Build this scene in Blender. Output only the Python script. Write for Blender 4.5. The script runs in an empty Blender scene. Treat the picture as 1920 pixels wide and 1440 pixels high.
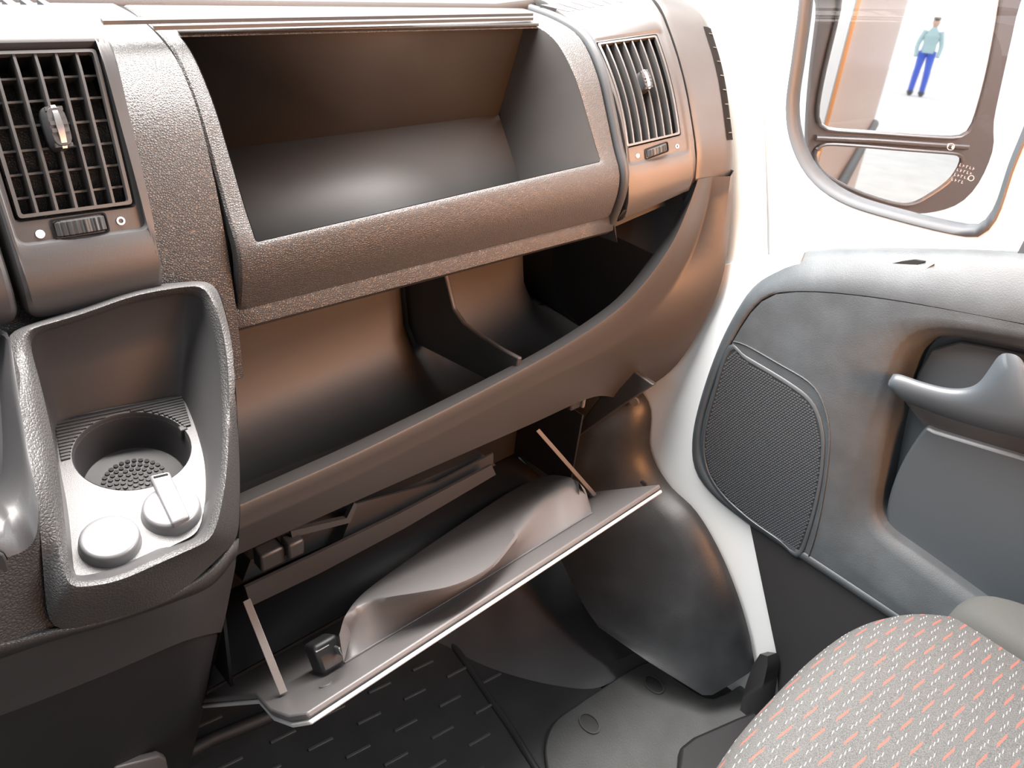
import bpy, math, random
import numpy as np
random.seed(7)
# ------------------------------------------------------------------ camera
F = 1500.0
H = 1.12                                   # camera height above the cab floor
_b = 2500.0
_a = (-F * F + 690 * _b) / 1720
_X = np.array([1720., 690., F]); _Z = -np.array([_a, -_b, F])
_X /= np.linalg.norm(_X); _Z /= np.linalg.norm(_Z)
_X = _X - _Z * (_X @ _Z); _X /= np.linalg.norm(_X)
_Y = np.cross(_Z, _X)
if _Y[2] < 0: _Y = -_Y
M = np.array([_X, _Y, _Z])
scene = bpy.context.scene
col = scene.collection
cam = bpy.data.cameras.new('camera'); cam.sensor_width = 36; cam.lens = 36 * F / 1920
cam.clip_start = 0.01
camo = bpy.data.objects.new('camera', cam); col.objects.link(camo)
R_, U_, W_ = M @ [1, 0, 0], M @ [0, 1, 0], M @ [0, 0, 1]
from mathutils import Matrix, Vector
camo.matrix_world = Matrix(((R_[0], U_[0], -W_[0], 0), (R_[1], U_[1], -W_[1], 0), (R_[2], U_[2], -W_[2], H), (0, 0, 0, 1)))
scene.camera = camo
# ------------------------------------------------------------------ light
scene.view_settings.view_transform = 'Standard'
scene.view_settings.look = 'None'
scene.view_settings.exposure = 0.0
scene.view_settings.gamma = 1
scene.view_settings.use_curve_mapping = False
w = bpy.data.worlds.new('world'); scene.world = w; w.use_nodes = True
wn = w.node_tree.nodes; wn['Background'].inputs[0].default_value = (0.95, 0.97, 1.0, 1); wn['Background'].inputs[1].default_value = 1.7

def area(name, loc, target, sx, sy, power, color):
    l = bpy.data.lights.new(name, 'AREA'); l.shape = 'RECTANGLE'; l.size = sx; l.size_y = sy
    l.energy = power; l.color = color
    o = bpy.data.objects.new(name, l); col.objects.link(o)
    o.location = (loc[0], loc[1], loc[2] + H)
    d = Vector(target) - Vector(loc); o.rotation_euler = d.to_track_quat('-Z', 'Y').to_euler()
    return o
area('windscreen_daylight', (0.36, 0.82, 0.44), (0.32, 0.60, -0.3), 1.5, 0.6, 140, (1.0, 0.95, 0.91))
area('driver_window_daylight', (-1.15, 0.25, 0.25), (0.5, 0.45, -0.5), 0.9, 0.6, 5, (0.84, 0.93, 1.0))
area('passenger_window_daylight', (1.22, -0.35, 0.30), (0.5, 0.45, -0.7), 0.6, 0.4, 24, (0.92, 0.96, 1.0))
gl = area('passenger_window_glow', (0.82, -0.42, -0.04), (0.88, 0.60, -0.20), 0.25, 0.4, 9, (1.0, 0.40, 0.14)); gl.data.spread = math.radians(85)
area('rear_cab_glow', (0.6, -1.0, -0.45), (0.5, 0.65, -0.35), 0.9, 0.4, 6, (1.0, 0.42, 0.16))

# ------------------------------------------------------------------ materials
def mat(name, color, rough=0.5, bump=0.0, bscale=400, kind='noise', metal=0.0, spec=0.5, vary=0.0, vscale=30, emit=None, trans=0.0, dist=0.001, coat=0.0):
    m = bpy.data.materials.new(name); m.use_nodes = True
    nt = m.node_tree; n = nt.nodes; b = n['Principled BSDF']
    b.inputs['Base Color'].default_value = (*color, 1); b.inputs['Roughness'].default_value = rough
    b.inputs['Metallic'].default_value = metal; b.inputs['Specular IOR Level'].default_value = spec
    b.inputs['Transmission Weight'].default_value = trans
    b.inputs['Coat Weight'].default_value = coat
    tc = n.new('ShaderNodeTexCoord')
    if vary > 0:
        no = n.new('ShaderNodeTexNoise'); no.inputs['Scale'].default_value = vscale; no.inputs['Detail'].default_value = 6
        nt.links.new(tc.outputs['Object'], no.inputs['Vector'])
        cr = n.new('ShaderNodeValToRGB')
        cr.color_ramp.elements[0].position = 0.35; cr.color_ramp.elements[1].position = 0.75
        cr.color_ramp.elements[0].color = (*[c * (1 - vary) for c in color], 1)
        cr.color_ramp.elements[1].color = (*[min(1, c * (1 + vary)) for c in color], 1)
        nt.links.new(no.outputs['Fac'], cr.inputs['Fac']); nt.links.new(cr.outputs['Color'], b.inputs['Base Color'])
    if bump > 0:
        if kind == 'leather':
            t = n.new('ShaderNodeTexVoronoi'); t.feature = 'DISTANCE_TO_EDGE'; t.inputs['Scale'].default_value = bscale
            mp = n.new('ShaderNodeMath'); mp.operation = 'MINIMUM'; mp.inputs[1].default_value = 0.28
            nt.links.new(t.outputs['Distance'], mp.inputs[0]); out = mp.outputs[0]
        else:
            t = n.new('ShaderNodeTexNoise'); t.inputs['Scale'].default_value = bscale; t.inputs['Detail'].default_value = 3; out = t.outputs['Fac']
        nt.links.new(tc.outputs['Object'], t.inputs['Vector'])
        bp = n.new('ShaderNodeBump'); bp.inputs['Strength'].default_value = bump; bp.inputs['Distance'].default_value = dist
        nt.links.new(out, bp.inputs['Height']); nt.links.new(bp.outputs['Normal'], b.inputs['Normal'])
    if emit:
        b.inputs['Emission Color'].default_value = (*emit[0], 1); b.inputs['Emission Strength'].default_value = emit[1]
    return m
G = (0.033, 0.032, 0.032)
m_leather = mat('grained_plastic', G, 0.42, 0.75, 520, 'leather', dist=0.0012)
m_leather2 = mat('grained_plastic_coarse', G, 0.48, 0.7, 430, 'leather', dist=0.0014)
m_plas = mat('matt_plastic', G, 0.45, 0.25, 1500, dist=0.0006)
m_smooth = mat('smooth_plastic', (0.034, 0.033, 0.034), 0.40, 0.08, 900, dist=0.0005)
m_bin = mat('bin_plastic', (0.026, 0.0245, 0.024), 0.55, 0.12, 1300, dist=0.0005, vary=0.08, vscale=14)
m_dark = mat('dark_plastic', (0.025, 0.025, 0.026), 0.45, 0.1, 900, dist=0.0005)
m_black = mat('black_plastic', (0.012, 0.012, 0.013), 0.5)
m_slat = mat('slat_plastic', (0.05, 0.048, 0.047), 0.35)
m_seal = mat('soft_seal', (0.016, 0.019, 0.022), 0.55, 0.1, 1200, dist=0.0004)
m_gap = mat('joint_black', (0.006, 0.006, 0.006), 0.8, spec=0.1)
m_chrome = mat('satin_chrome', (0.75, 0.75, 0.76), 0.22, metal=1.0)
m_white = mat('icon_white', (0.85, 0.85, 0.85), 0.5)
m_paint = mat('body_paint', (0.72, 0.75, 0.76), 0.28, coat=0.5)
m_pillar = mat('pillar_trim', (0.60, 0.61, 0.58), 0.7)
m_cap = mat('cap_plastic', (0.10, 0.10, 0.105), 0.30, 0.1, 1500, dist=0.0003)
m_plate = mat('console_plate', (0.085, 0.083, 0.083), 0.34, 0.5, 1600, dist=0.0006)
m_door = mat('door_trim', (0.048, 0.057, 0.064), 0.55, 0.5, 700, vary=0.16, vscale=25, dist=0.0006)
m_doorsm = mat('door_smooth', (0.046, 0.055, 0.063), 0.40, 0.1, 900, dist=0.0004)
m_rubber = mat('rubber', (0.020, 0.021, 0.022), 0.55, 0.3, 500, vary=0.2, vscale=18, dist=0.0006)
m_kick = mat('scuffed_rubber', (0.018, 0.020, 0.022), 0.45, 0.3, 500, vary=0.3, vscale=22, dist=0.0006)
m_mat = mat('floor_rubber', (0.050, 0.052, 0.052), 0.5, 0.4, 350, vary=0.15, vscale=20, dist=0.0006)
m_toe = mat('toe_board', (0.040, 0.041, 0.045), 0.5, 0.2, 500, vary=0.1, vscale=15, dist=0.0006)
m_lid = mat('lid_plastic', (0.105, 0.100, 0.100), 0.40, 0.15, 1300, dist=0.0004)
m_mirror = mat('mirror_glass', (0.95, 0.95, 0.95), 0.02, metal=1.0)
m_headl = mat('head_lining', (0.22, 0.22, 0.22), 0.9)
m_glass = mat('window_glass', (1, 1, 1), 0.0, trans=1.0, spec=0.5)
m_ground = mat('pale_ground', (0.75, 0.73, 0.70), 0.8, vary=0.08, vscale=3)
m_orange = mat('orange_wall', (0.80, 0.55, 0.30), 0.8, vary=0.15, vscale=2)
m_vanbody = mat('van_exterior', (0.42, 0.17, 0.06), 0.25)
m_skirt = mat('skirt_plastic', (0.024, 0.024, 0.025), 0.5, 0.15, 900, dist=0.0005)
m_screw = mat('screw_metal', (0.30, 0.30, 0.30), 0.4, metal=0.8)

# ------------------------------------------------------------------ geometry helpers (camera-relative coordinates, H is added on linking)
def RAY(u, v): return M @ np.array([(u - 960) / F, (720 - v) / F, 1.])
def aX(u, v, x): r = RAY(u, v); return r * x / r[0]
def aY(u, v, y): r = RAY(u, v); return r * y / r[1]
def aZ(u, v, z): r = RAY(u, v); return r * z / r[2]
def aP(u, v, p0, n):
    r = RAY(u, v); n = np.array(n, float); return r * (np.array(p0) @ n) / (r @ n)
def proj(P):
    c = M.T @ np.array(P, float); return np.array([960 + F * c[0] / c[2], 720 - F * c[1] / c[2]])
def nrm(v): v = np.array(v, float); return v / (np.linalg.norm(v) + 1e-12)
ORG = {}
def link(o, parent, worldpos):
    col.objects.link(o)
    if parent is not None:
        o.parent = parent; p = ORG[parent.name]
        o.location = Vector(worldpos) - Vector(p)
    else: o.location = worldpos
    ORG[o.name] = tuple(worldpos)
def tag(o, label=None, cat=None, group=None, kind=None):
    if label: o['label'] = label
    if cat: o['category'] = cat
    if group: o['group'] = group
    if kind: o['kind'] = kind
    return o
def thing(name, base, label, cat, group=None):
    o = bpy.data.objects.new(name, None); o.empty_display_size = 0.05
    link(o, None, (base[0], base[1], base[2] + H)); return tag(o, label, cat, group)
def struct(o): o['kind'] = 'structure'; return o
def mk(name, verts, faces, mt, parent=None, thick=0.0, orient=True, angle=38, bevel=0.0, bseg=2, label=None, kind=None, tdir=-1):
    V = np.array(verts, float) + np.array([0, 0, H])
    c = (V.min(0) + V.max(0)) / 2
    me = bpy.data.meshes.new(name)
    me.from_pydata([tuple(p) for p in (V - c)], [], [tuple(f) for f in faces]); me.update()
    if orient:   # face the cabin (camera side)
        s = 0
        for p in me.polygons:
            q = np.array(p.center) + c - np.array([0, 0, H]); s += p.area * (np.array(p.normal) @ nrm(-q))
        if s < 0:
            me.flip_normals()
    me.polygons.foreach_set('use_smooth', [True] * len(me.polygons))
    try: me.set_sharp_from_angle(angle=math.radians(angle))
    except Exception: pass
    me.materials.append(mt)
    o = bpy.data.objects.new(name, me); link(o, parent, tuple(c))
    if thick:
        md = o.modifiers.new('solid', 'SOLIDIFY'); md.thickness = thick; md.offset = tdir
    if bevel:
        bm_ = o.modifiers.new('bevel', 'BEVEL'); bm_.width = bevel; bm_.segments = bseg; bm_.limit_method = 'ANGLE'; bm_.angle_limit = math.radians(30)
    if label: o['label'] = label
    if kind: o['kind'] = kind
    return o
def spl(pts, n, closed=False):
    P = [np.array(p, float) for p in pts]
    if len(P) == 2: return [P[0] + (P[1] - P[0]) * t for t in np.linspace(0, 1, n)]
    if closed: Q = [P[-1]] + P + [P[0], P[1]]
    else: Q = [2 * P[0] - P[1]] + P + [2 * P[-1] - P[-2]]
    out = []; segs = len(Q) - 3; K = 12
    for i in range(segs):
        p0, p1, p2, p3 = Q[i:i + 4]
        for k in range(K):
            t = k / K
            out.append(0.5 * ((2 * p1) + (-p0 + p2) * t + (2 * p0 - 5 * p1 + 4 * p2 - p3) * t * t + (-p0 + 3 * p1 - 3 * p2 + p3) * t ** 3))
    out.append(Q[-2]); out = np.array(out)
    d = np.r_[0, np.cumsum(np.linalg.norm(np.diff(out, axis=0), axis=1))]
    s = np.linspace(0, d[-1], n + 1)[:-1] if closed else np.linspace(0, d[-1], n)
    return [np.array([np.interp(x, d, out[:, k]) for k in range(out.shape[1])]) for x in s]
def lin(pts, n):
    P = np.array(pts, float); d = np.r_[0, np.cumsum(np.linalg.norm(np.diff(P, axis=0), axis=1))]
    return [np.array([np.interp(x, d, P[:, k]) for k in range(P.shape[1])]) for x in np.linspace(0, d[-1], n)]
def grid(rows, closed=False, vclosed=False):
    n = len(rows[0]); V = [p for r in rows for p in r]; Fc = []
    R = len(rows)
    for i in range(R if vclosed else R - 1):
        for j in range(n if closed else n - 1):
            i2 = (i + 1) % R; j2 = (j + 1) % n
            Fc.append((i * n + j, i * n + j2, i2 * n + j2, i2 * n + j))
    return V, Fc
def loft(name, rows, mt, parent=None, nu=24, nv=None, closed=False, cap=False, cap0=False, **k):
    rows = [spl(r, nu, closed) if nu else [np.array(p) for p in r] for r in rows]
    if nv:
        cols = [spl([r[j] for r in rows], nv) for j in range(len(rows[0]))]
        rows = [[cols[j][i] for j in range(len(cols))] for i in range(nv)]
    V, Fc = grid(rows, closed); n = len(rows[0])
    if cap: Fc.append(tuple(range((len(rows) - 1) * n, len(rows) * n)))
    if cap0: Fc.append(tuple(range(n))[::-1])
    return mk(name, V, Fc, mt, parent, **k)
def prism(name, pts, vec, mt, parent=None, **k):
    P = [np.array(p, float) for p in pts]; vec = np.array(vec, float); n = len(P)
    nn = np.zeros(3)
    for i in range(n): nn += np.cross(P[i], P[(i + 1) % n])
    if nn @ vec > 0: P = P[::-1]
    V = P + [p + vec for p in P]
    Fc = [tuple(range(n))] + [tuple(range(n, 2 * n))[::-1]] + [((i + 1) % n, i, n + i, n + (i + 1) % n) for i in range(n)]
    k.setdefault('orient', False)
    return mk(name, V, Fc, mt, parent, **k)
def boxg(c, ax, ay, az):
    c = np.array(c, float); ax, ay, az = [np.array(q, float) / 2 for q in (ax, ay, az)]
    V = [c + i * ax + j * ay + k * az for i in (-1, 1) for j in (-1, 1) for k in (-1, 1)]
    Fc = [(0, 1, 3, 2), (4, 6, 7, 5), (0, 4, 5, 1), (2, 3, 7, 6), (0, 2, 6, 4), (1, 5, 7, 3)]
    if np.cross(ax, ay) @ az < 0: Fc = [f[::-1] for f in Fc]
    return V, Fc
def box(name, c, ax, ay, az, mt, parent=None, **k):
    V, Fc = boxg(c, ax, ay, az); k.setdefault('orient', False)
    return mk(name, V, Fc, mt, parent, **k)
def merge(parts):
    V, Fc = [], []
    for v, f in parts:
        b = len(V); V += list(v); Fc += [tuple(i + b for i in q) for q in f]
    return V, Fc
def tubeg(pts, r, n=10, caps=True, rb=None, up=None):
    P = [np.array(p, float) for p in pts]; rows = []
    prev = None
    for i, p in enumerate(P):
        t = nrm(P[min(i + 1, len(P) - 1)] - P[max(i - 1, 0)])
        u = nrm(np.cross(t, up if up is not None else ([0, 0, 1] if abs(t[2]) < .9 else [1, 0, 0])))
        if prev is not None and u @ prev < 0: u = -u
        prev = u; v = np.cross(t, u)
        ra = r[i] if hasattr(r, '__len__') else r
        rbb = (rb[i] if hasattr(rb, '__len__') else rb) if rb is not None else ra
        rows.append([p + u * ra * math.cos(a) + v * rbb * math.sin(a) for a in np.linspace(0, 2 * math.pi, n, endpoint=False)])
    V, Fc = grid(rows, True)
    Fc = [f[::-1] for f in Fc]
    if caps: Fc += [tuple(range(n)), tuple(range((len(P) - 1) * n, len(P) * n))[::-1]]
    return V, Fc
def tube(name, pts, r, mt, parent=None, n=10, rb=None, up=None, **k):
    V, Fc = tubeg(pts, r, n, True, rb, up); k.setdefault('orient', False)
    return mk(name, V, Fc, mt, parent, **k)
def disc(name, c, n, r, h, mt, parent=None, seg=24, e=None, ry=None, inner=0, **k):
    n = nrm(n); e = nrm(np.array(e) - n * (np.array(e) @ n)) if e is not None else nrm(np.cross(n, [0.3, 0.2, 1])); f = np.cross(n, e); ry = ry or r
    rows = []
    prof = [(1, 0), (1, h * .7), (.93, h), (inner, h)] if not inner else [(1, 0), (1, h), (inner, h), (inner, 0)]
    for q, z in prof:
        rows.append([c + e * r * q * math.cos(a) + f * ry * q * math.sin(a) + n * z for a in np.linspace(0, 2 * math.pi, seg, endpoint=False)])
    if not inner:
        rows = rows[:3]
        V, Fc = grid(rows, True); Fc.append(tuple(range(2 * seg, 3 * seg)))
    else: V, Fc = grid(rows, True)
    return mk(name, V, Fc, mt, parent, **k)
def inset(C, d):
    C = [np.array(c, float) for c in C]; n = len(C); out = []
    area_ = sum(C[i][0] * C[(i + 1) % n][1] - C[(i + 1) % n][0] * C[i][1] for i in range(n)); sg = 1 if area_ > 0 else -1
    L = []
    for i in range(n):
        a, b = C[i], C[(i + 1) % n]; t = nrm(b - a); nn = np.array([-t[1], t[0]]) * sg; L.append((a + nn * d, t))
    for i in range(n):
        p, t = L[i - 1]; q, s = L[i]; D = t[0] * s[1] - t[1] * s[0]
        if abs(D) < 1e-6: out.append(q); continue
        k = ((q - p)[0] * s[1] - (q - p)[1] * s[0]) / D; out.append(p + t * k)
    return out
def rpoly(C, r, ns=8, nc=5):
    C = [np.array(c, float) for c in C]; n = len(C); out = []
    rr = r if hasattr(r, '__len__') else [r] * n
    A = []
    for i in range(n):
        a, b, c = C[i - 1], C[i], C[(i + 1) % n]
        q = min(rr[i], .45 * np.linalg.norm(a - b), .45 * np.linalg.norm(c - b))
        A.append((b + nrm(a - b) * q, b, b + nrm(c - b) * q))
    for i in range(n):
        p0, p1, p2 = A[i]
        for k in range(nc): t = k / nc; out.append((1 - t) ** 2 * p0 + 2 * t * (1 - t) * p1 + t * t * p2)
        q = A[(i + 1) % n][0]
        for k in range(ns): t = k / ns; out.append(p2 * (1 - t) + q * t)
    return out
class Surf:
    """swept surface between a profile A (Y,z) at x=xA and a profile B at x=xB; a is metres down the profile"""
    def __init__(s, A, xA, B=None, xB=None, n=160):
        B = B or A; xB = xB if xB is not None else xA + 1
        s.xA, s.xB = xA, xB; s.A = np.array(spl(A, n)); s.B = np.array(spl(B, n)); s.n = n
        L = lambda q: np.linalg.norm(np.diff(q, axis=0), axis=1).sum()
        s.L = (L(s.A) + L(s.B)) / 2
    def p(s, x, a):
        k = (x - s.xA) / (s.xB - s.xA); t = a / s.L * (s.n - 1); ii = np.arange(s.n)
        i0 = int(np.clip(math.floor(t), 0, s.n - 2)); fr = t - i0
        qa = s.A[i0] + (s.A[i0 + 1] - s.A[i0]) * fr; qb = s.B[i0] + (s.B[i0 + 1] - s.B[i0]) * fr
        q = qa * (1 - k) + qb * k
        return np.array([x, q[0], q[1]])
    def fr(s, x, a):
        e = 2e-3; ex = nrm(s.p(x + e, a) - s.p(x - e, a)); ea = nrm(s.p(x, a + e) - s.p(x, a - e))
        n = nrm(np.cross(ex, ea)); p = s.p(x, a)
        if n @ -p < 0: n = -n
        return p, ex, ea, n
    def at(s, x, a, h=0):
        if h == 0: return s.p(x, a)
        p, ex, ea, n = s.fr(x, a); return p + n * h
    def inv(s, u, v):
        best = None
        for x in np.linspace(min(s.xA, s.xB) - .15, max(s.xA, s.xB) + .15, 25):
            for a in np.linspace(0, s.L, 25):
                d = np.linalg.norm(proj(s.p(x, a)) - (u, v))
                if best is None or d < best[0]: best = (d, x, a)
        _, x, a = best
        for _ in range(12):
            f0 = proj(s.p(x, a)) - (u, v); e = 1e-4
            J = np.array([(proj(s.p(x + e, a)) - proj(s.p(x, a))) / e, (proj(s.p(x, a + e)) - proj(s.p(x, a))) / e]).T
            try: d = np.linalg.solve(J, -f0)
            except Exception: break
            x += float(np.clip(d[0], -.05, .05)); a += float(np.clip(d[1], -.05, .05))
        return np.array([x, a])
def ringloft(name, S, loops, mt, parent, ns=10, nc=5, cap=False, **k):
    """loops: list of (corners, radius, height above the surface)"""
    prm = [(rpoly(C, r, ns, nc), h) for C, r, h in loops]; rows = []
    for i, (L_, h) in enumerate(prm):
        if i:
            L0, h0 = prm[i - 1]; dm = max(np.linalg.norm(np.array(p) - np.array(q)) for p, q in zip(L_, L0))
            if dm > .008:
                for t in np.linspace(0, 1, 8)[1:-1]: rows.append([S.at(*(np.array(p) * (1 - t) + np.array(q) * t), h0 * (1 - t) + h * t) for p, q in zip(L0, L_)])
        rows.append([S.at(x, a, h) for (x, a) in L_])
    V, Fc = grid(rows, True); n = len(rows[0])
    if cap: Fc.append(tuple(range((len(rows) - 1) * n, len(rows) * n)))
    return mk(name, V, Fc, mt, parent, **k)
def rect(x0, x1, a0, a1): return [(x0, a0), (x1, a0), (x1, a1), (x0, a1)]

# ------------------------------------------------------------------ the setting: cab shell, floor, outside
def plane(name, c, sx, sy, sz, mt): return struct(box(name, c, (sx, 0, 0), (0, sy, 0), (0, 0, sz), mt))
plane('floor', (0.05, -0.05, -1.15), 2.0, 2.3, 0.04, m_rubber)
plane('ceiling', (0.05, -0.35, 0.62), 2.0, 1.5, 0.04, m_headl)
plane('wall_back', (0.05, -1.1, -0.28), 2.0, 0.04, 1.76, m_headl)
plane('wall_front', (0.05, 1.12, -0.65), 2.0, 0.04, 0.96, m_black)
# left side: lower wall, rear strip, header above the driver's window
V, Fc = merge([boxg((-.95, 0, -.70), (.04, 0, 0), (0, 2.2, 0), (0, 0, .9)), boxg((-.95, -.75, .15), (.04, 0, 0), (0, .7, 0), (0, 0, .9)),
               boxg((-.95, .0, .58), (.04, 0, 0), (0, 1.0, 0), (0, 0, .08))])
struct(mk('wall_left', V, Fc, m_headl, orient=False))
V, Fc = merge([boxg((1.06, -.85, -.25), (.04, 0, 0), (0, .5, 0), (0, 0, 1.76))])
struct(mk('wall_right', V, Fc, m_headl, orient=False))

# outside: pale yard, orange building
struct(box('ground', (0, -2, -1.75), (60, 0, 0), (0, 60, 0), (0, 0, .1), m_ground))
# ------------------------------------------------------------------ air vent builder (a part of the dashboard with sub-parts)
def vent(parent, S, Q, nsl, nh, knob, kdim, hdepth=.024, lab=None):
    Q = [np.array(q) for q in Q]      # TL TR BR BL in (x,a)
    def B(s, t): return (Q[0] * (1 - s) + Q[1] * s) * (1 - t) + (Q[3] * (1 - s) + Q[2] * s) * t
    root = ringloft('air_vent', S, [(Q, .003, .0), (Q, .003, .0015), (inset(Q, .0025), .002, .0015), (inset(Q, .0025), .002, -.004)], m_slat, parent, label=lab)
    C = inset(Q, -.0005)
    ringloft('duct', S, [(C, .003, -.001), (C, .003, -.05)], m_black, root, cap=True, orient=False)
    Wd = np.linalg.norm(Q[1] - Q[0])
    for i in range(1, nsl + 1):
        s = i / (nsl + 1); th = .0009
        rows = []
        for (dx, h) in ((-th, .0005), (th, .0005), (th, -hdepth), (-th, -hdepth)):
            rows.append([S.at(*(B(s, t) + np.array([dx, 0])), h) for t in np.linspace(.01, .99, 10)])
        V, Fc = grid(rows, False, True)
        mk('slat', V, Fc, m_slat, root, orient=False)
    for j in range(1, nh + 1):
        t = j / (nh + 1) + .02; rows = []
        for (da, h) in ((-.0008, -.007), (.0008, -.007), (.0014, -.024), (-.0004, -.024)):
            rows.append([S.at(*(B(s, t) + np.array([0, da])), h) for s in np.linspace(.02, .98, 6)])
        V, Fc = grid(rows, False, True)
        mk('cross_slat', V, Fc, m_slat, root, orient=False)
    p, ex, ea, n = S.fr(*knob); kw, kh, kd = kdim
    rows = []
    for z in np.linspace(0, 1, 7):                       # thumb knob: a waisted barrel standing on two slats
        f = math.sqrt(max(0, 1 - (z * .86) ** 3)); rows.append([p + n * (-.006 + kd * z) + ex * kw / 2 * sc(math.cos(a)) * (.75 + .25 * f) + ea * kh / 2 * sc(math.sin(a)) * (.55 + .45 * f) for a in np.linspace(0, 2 * math.pi, 20, endpoint=False)])
    V, Fc = grid(rows, True); Fc.append(tuple(range(120, 140)))
    mk('knob', V, Fc, m_dark, root, angle=60)
    for sg in (-1, 1):
        for j in range(6):
            q = (j - 2.5) / 6
            V, Fc = boxg(p + ea * kh * q * .95 + ex * sg * kw * .27 + n * (-.006 + kd * (1.0 - .3 * abs(q))), ex * kw * .3, ea * kh * .09, n * .003)
            mk('grip_ridge', V, Fc, m_smooth, root, orient=False)
    rows = []
    for q in np.linspace(-.47, .47, 9):
        wv = kw * .13 * (1.35 - abs(q)); hh = -.006 + kd * (1.09 - .9 * abs(q) ** 2.2)
        rows.append([p + ea * kh * q + ex * -wv + n * (hh - .004), p + ea * kh * q + ex * -wv + n * hh, p + ea * kh * q + ex * wv + n * hh, p + ea * kh * q + ex * wv + n * (hh - .004)])
    V, Fc = grid(rows); mk('chrome_strip', V, Fc, m_chrome, root, label='bright chrome strip on the knob')
    return root
def sc(c): return math.copysign(abs(c) ** .6, c)
def wheel(parent, S, c, wlen, whei):
    p, ex, ea, n = S.fr(*c)
    rows = []
    for t in np.linspace(-1, 1, 29):
        k = int((t + 1) * 14); h = .0065 * math.sqrt(max(0, 1 - t * t * .93)) - .001 + (.0012 if k % 3 else 0)
        rows.append([p + ex * wlen / 2 * t + ea * e * whei / 2 + n * (h if abs(e) < 1 else h - .0035) for e in (-1, -.8, 0, .8, 1)])
    V, Fc = grid(rows); mk('thumb_wheel', V, Fc, m_dark, parent, angle=15)
    Cq = rect(c[0] - wlen / 2 - .002, c[0] + wlen / 2 + .002, c[1] - whei / 2 - .0018, c[1] + whei / 2 + .0018)
    ringloft('wheel_slot', S, [(Cq, .003, .0012), (inset(Cq, .001), .003, .0012), (inset(Cq, .0014), .003, -.004)], m_gap, parent, cap=True)
def icons(parent, S, a, b, r):
    p, ex, ea, n = S.fr(*a); disc('closed_mark', p + n * .0002, n, r, .0004, m_white, parent, label='white filled dot')
    p, ex, ea, n = S.fr(*b); disc('open_mark', p + n * .0002, n, r, .0004, m_white, parent, inner=.62, label='white ring')

# ------------------------------------------------------------------ dashboard
dash = thing('dashboard', (.5, .75, -.5), 'long dark grained plastic dashboard with open tray, lower shelf and air vents', 'dashboard')
PP = [(.86, -.112), (.80, -.113), (.745, -.118), (.70, -.131), (.666, -.165), (.643, -.205), (.622, -.245), (.606, -.272), (.604, -.300), (.612, -.338)]
SP = Surf(PP, .30, PP, .80)
a_top = SP.inv(330, 65)[1]; a_lip = SP.inv(700, 405)[1]
aL = SP.L
X0, X1 = .291, .803
OC = [SP.inv(332, 64), SP.inv(1010, 49), SP.inv(1130, 304), SP.inv(479, 458)]
OUT = [(X0 + .004, .055), (X1 - .004, .055), (X1, aL - .006), (X0, aL - .002)]
ringloft('tray_panel', SP, [(OUT, .006, -.012), (OUT, .006, -.002), (inset(OUT, .0022), .006, 0), (inset(OC, -.007), .008, 0.0), (inset(OC, -.003), .005, 0), (OC, .004, -.0005), (inset(OC, .001), .004, -.0012), (inset(OC, .0012), .004, -.002)],
         m_leather, dash, ns=26, nc=6, thick=.0)
# the bin behind the opening
OCi = inset(OC, .0018)
xl, xr = OCi[0][0], OCi[1][0]
rimR = [SP.at(OCi[1][0] * (1 - t) + OCi[2][0] * t, OCi[1][1] * (1 - t) + OCi[2][1] * t, -.0013) for t in np.linspace(0, 1, 24)]
rimL = [SP.at(OCi[0][0] * (1 - t) + OCi[3][0] * t, OCi[0][1] * (1 - t) + OCi[3][1] * t, -.0013) for t in np.linspace(0, 1, 24)]
BR = aX(935, 215, .742); FR = aX(972, 334, .733); FRf = FR + (FR - BR) * .9; FRf[0] = .728; FRf[1] = max(FRf[1], .628)
BLk = aY(435, 300, BR[1]); BLk[0] = .318; BLk[2] = BR[2] - .006
FLf = np.array([.325, FRf[1], FRf[2] - .008])
bottomR = lin([rimR[0] + np.array([-.004, .02, 0]), BR, FRf], 24)
bottomL = lin([rimL[0] + np.array([.004, .02, 0]), BLk, FLf], 24)
rowsR = [[rimR[i] * (1 - t) + bottomR[i] * t for i in range(24)] for t in np.linspace(0, 1, 5)]
rowsL = [[rimL[i] * (1 - t) + bottomL[i] * t for i in range(24)] for t in np.linspace(0, 1, 5)]
mk('tray_side', *grid(rowsR), m_bin, dash, angle=30); mk('tray_side', *grid(rowsL), m_bin, dash, angle=30)
tl, tr = rimL[0] + np.array([0, .0, .002]), rimR[0] + np.array([0, 0, .002])
mk('tray_back', *grid([[tl, (tl + tr) / 2, tr], [bottomL[0], (bottomL[0] + bottomR[0]) / 2, bottomR[0]], [BLk, (BLk + BR) / 2, BR]]), m_bin, dash, thick=.003)
mk('tray_floor', *grid([[BLk, BR], [FLf, FRf]]), m_bin, dash, thick=.003)
mk('tray_front', *grid([[FLf, FRf], [rimL[-1], rimR[-1]]]), m_bin, dash)
# fillet bead where floor meets the right side
0 and tube('corner_fillet', [BR + np.array([-.003, 0, .002]), FR + np.array([-.003, 0, .002]), FRf + np.array([-.004, 0, .004])], .006, m_bin, dash)
# lower trim strip below the module seam
PS = [(.618, -.330), (.612, -.345), (.616, -.353), (.640, -.362), (.70, -.372), (.78, -.37)]
SS = Surf(PS, .27, PS, .815)
mk('lower_trim_strip', *grid([[SS.at(x, a) for x in np.linspace(.262, .812, 12)] for a in np.linspace(0, SS.L, 20)]), m_leather, dash, thick=.003)
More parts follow.
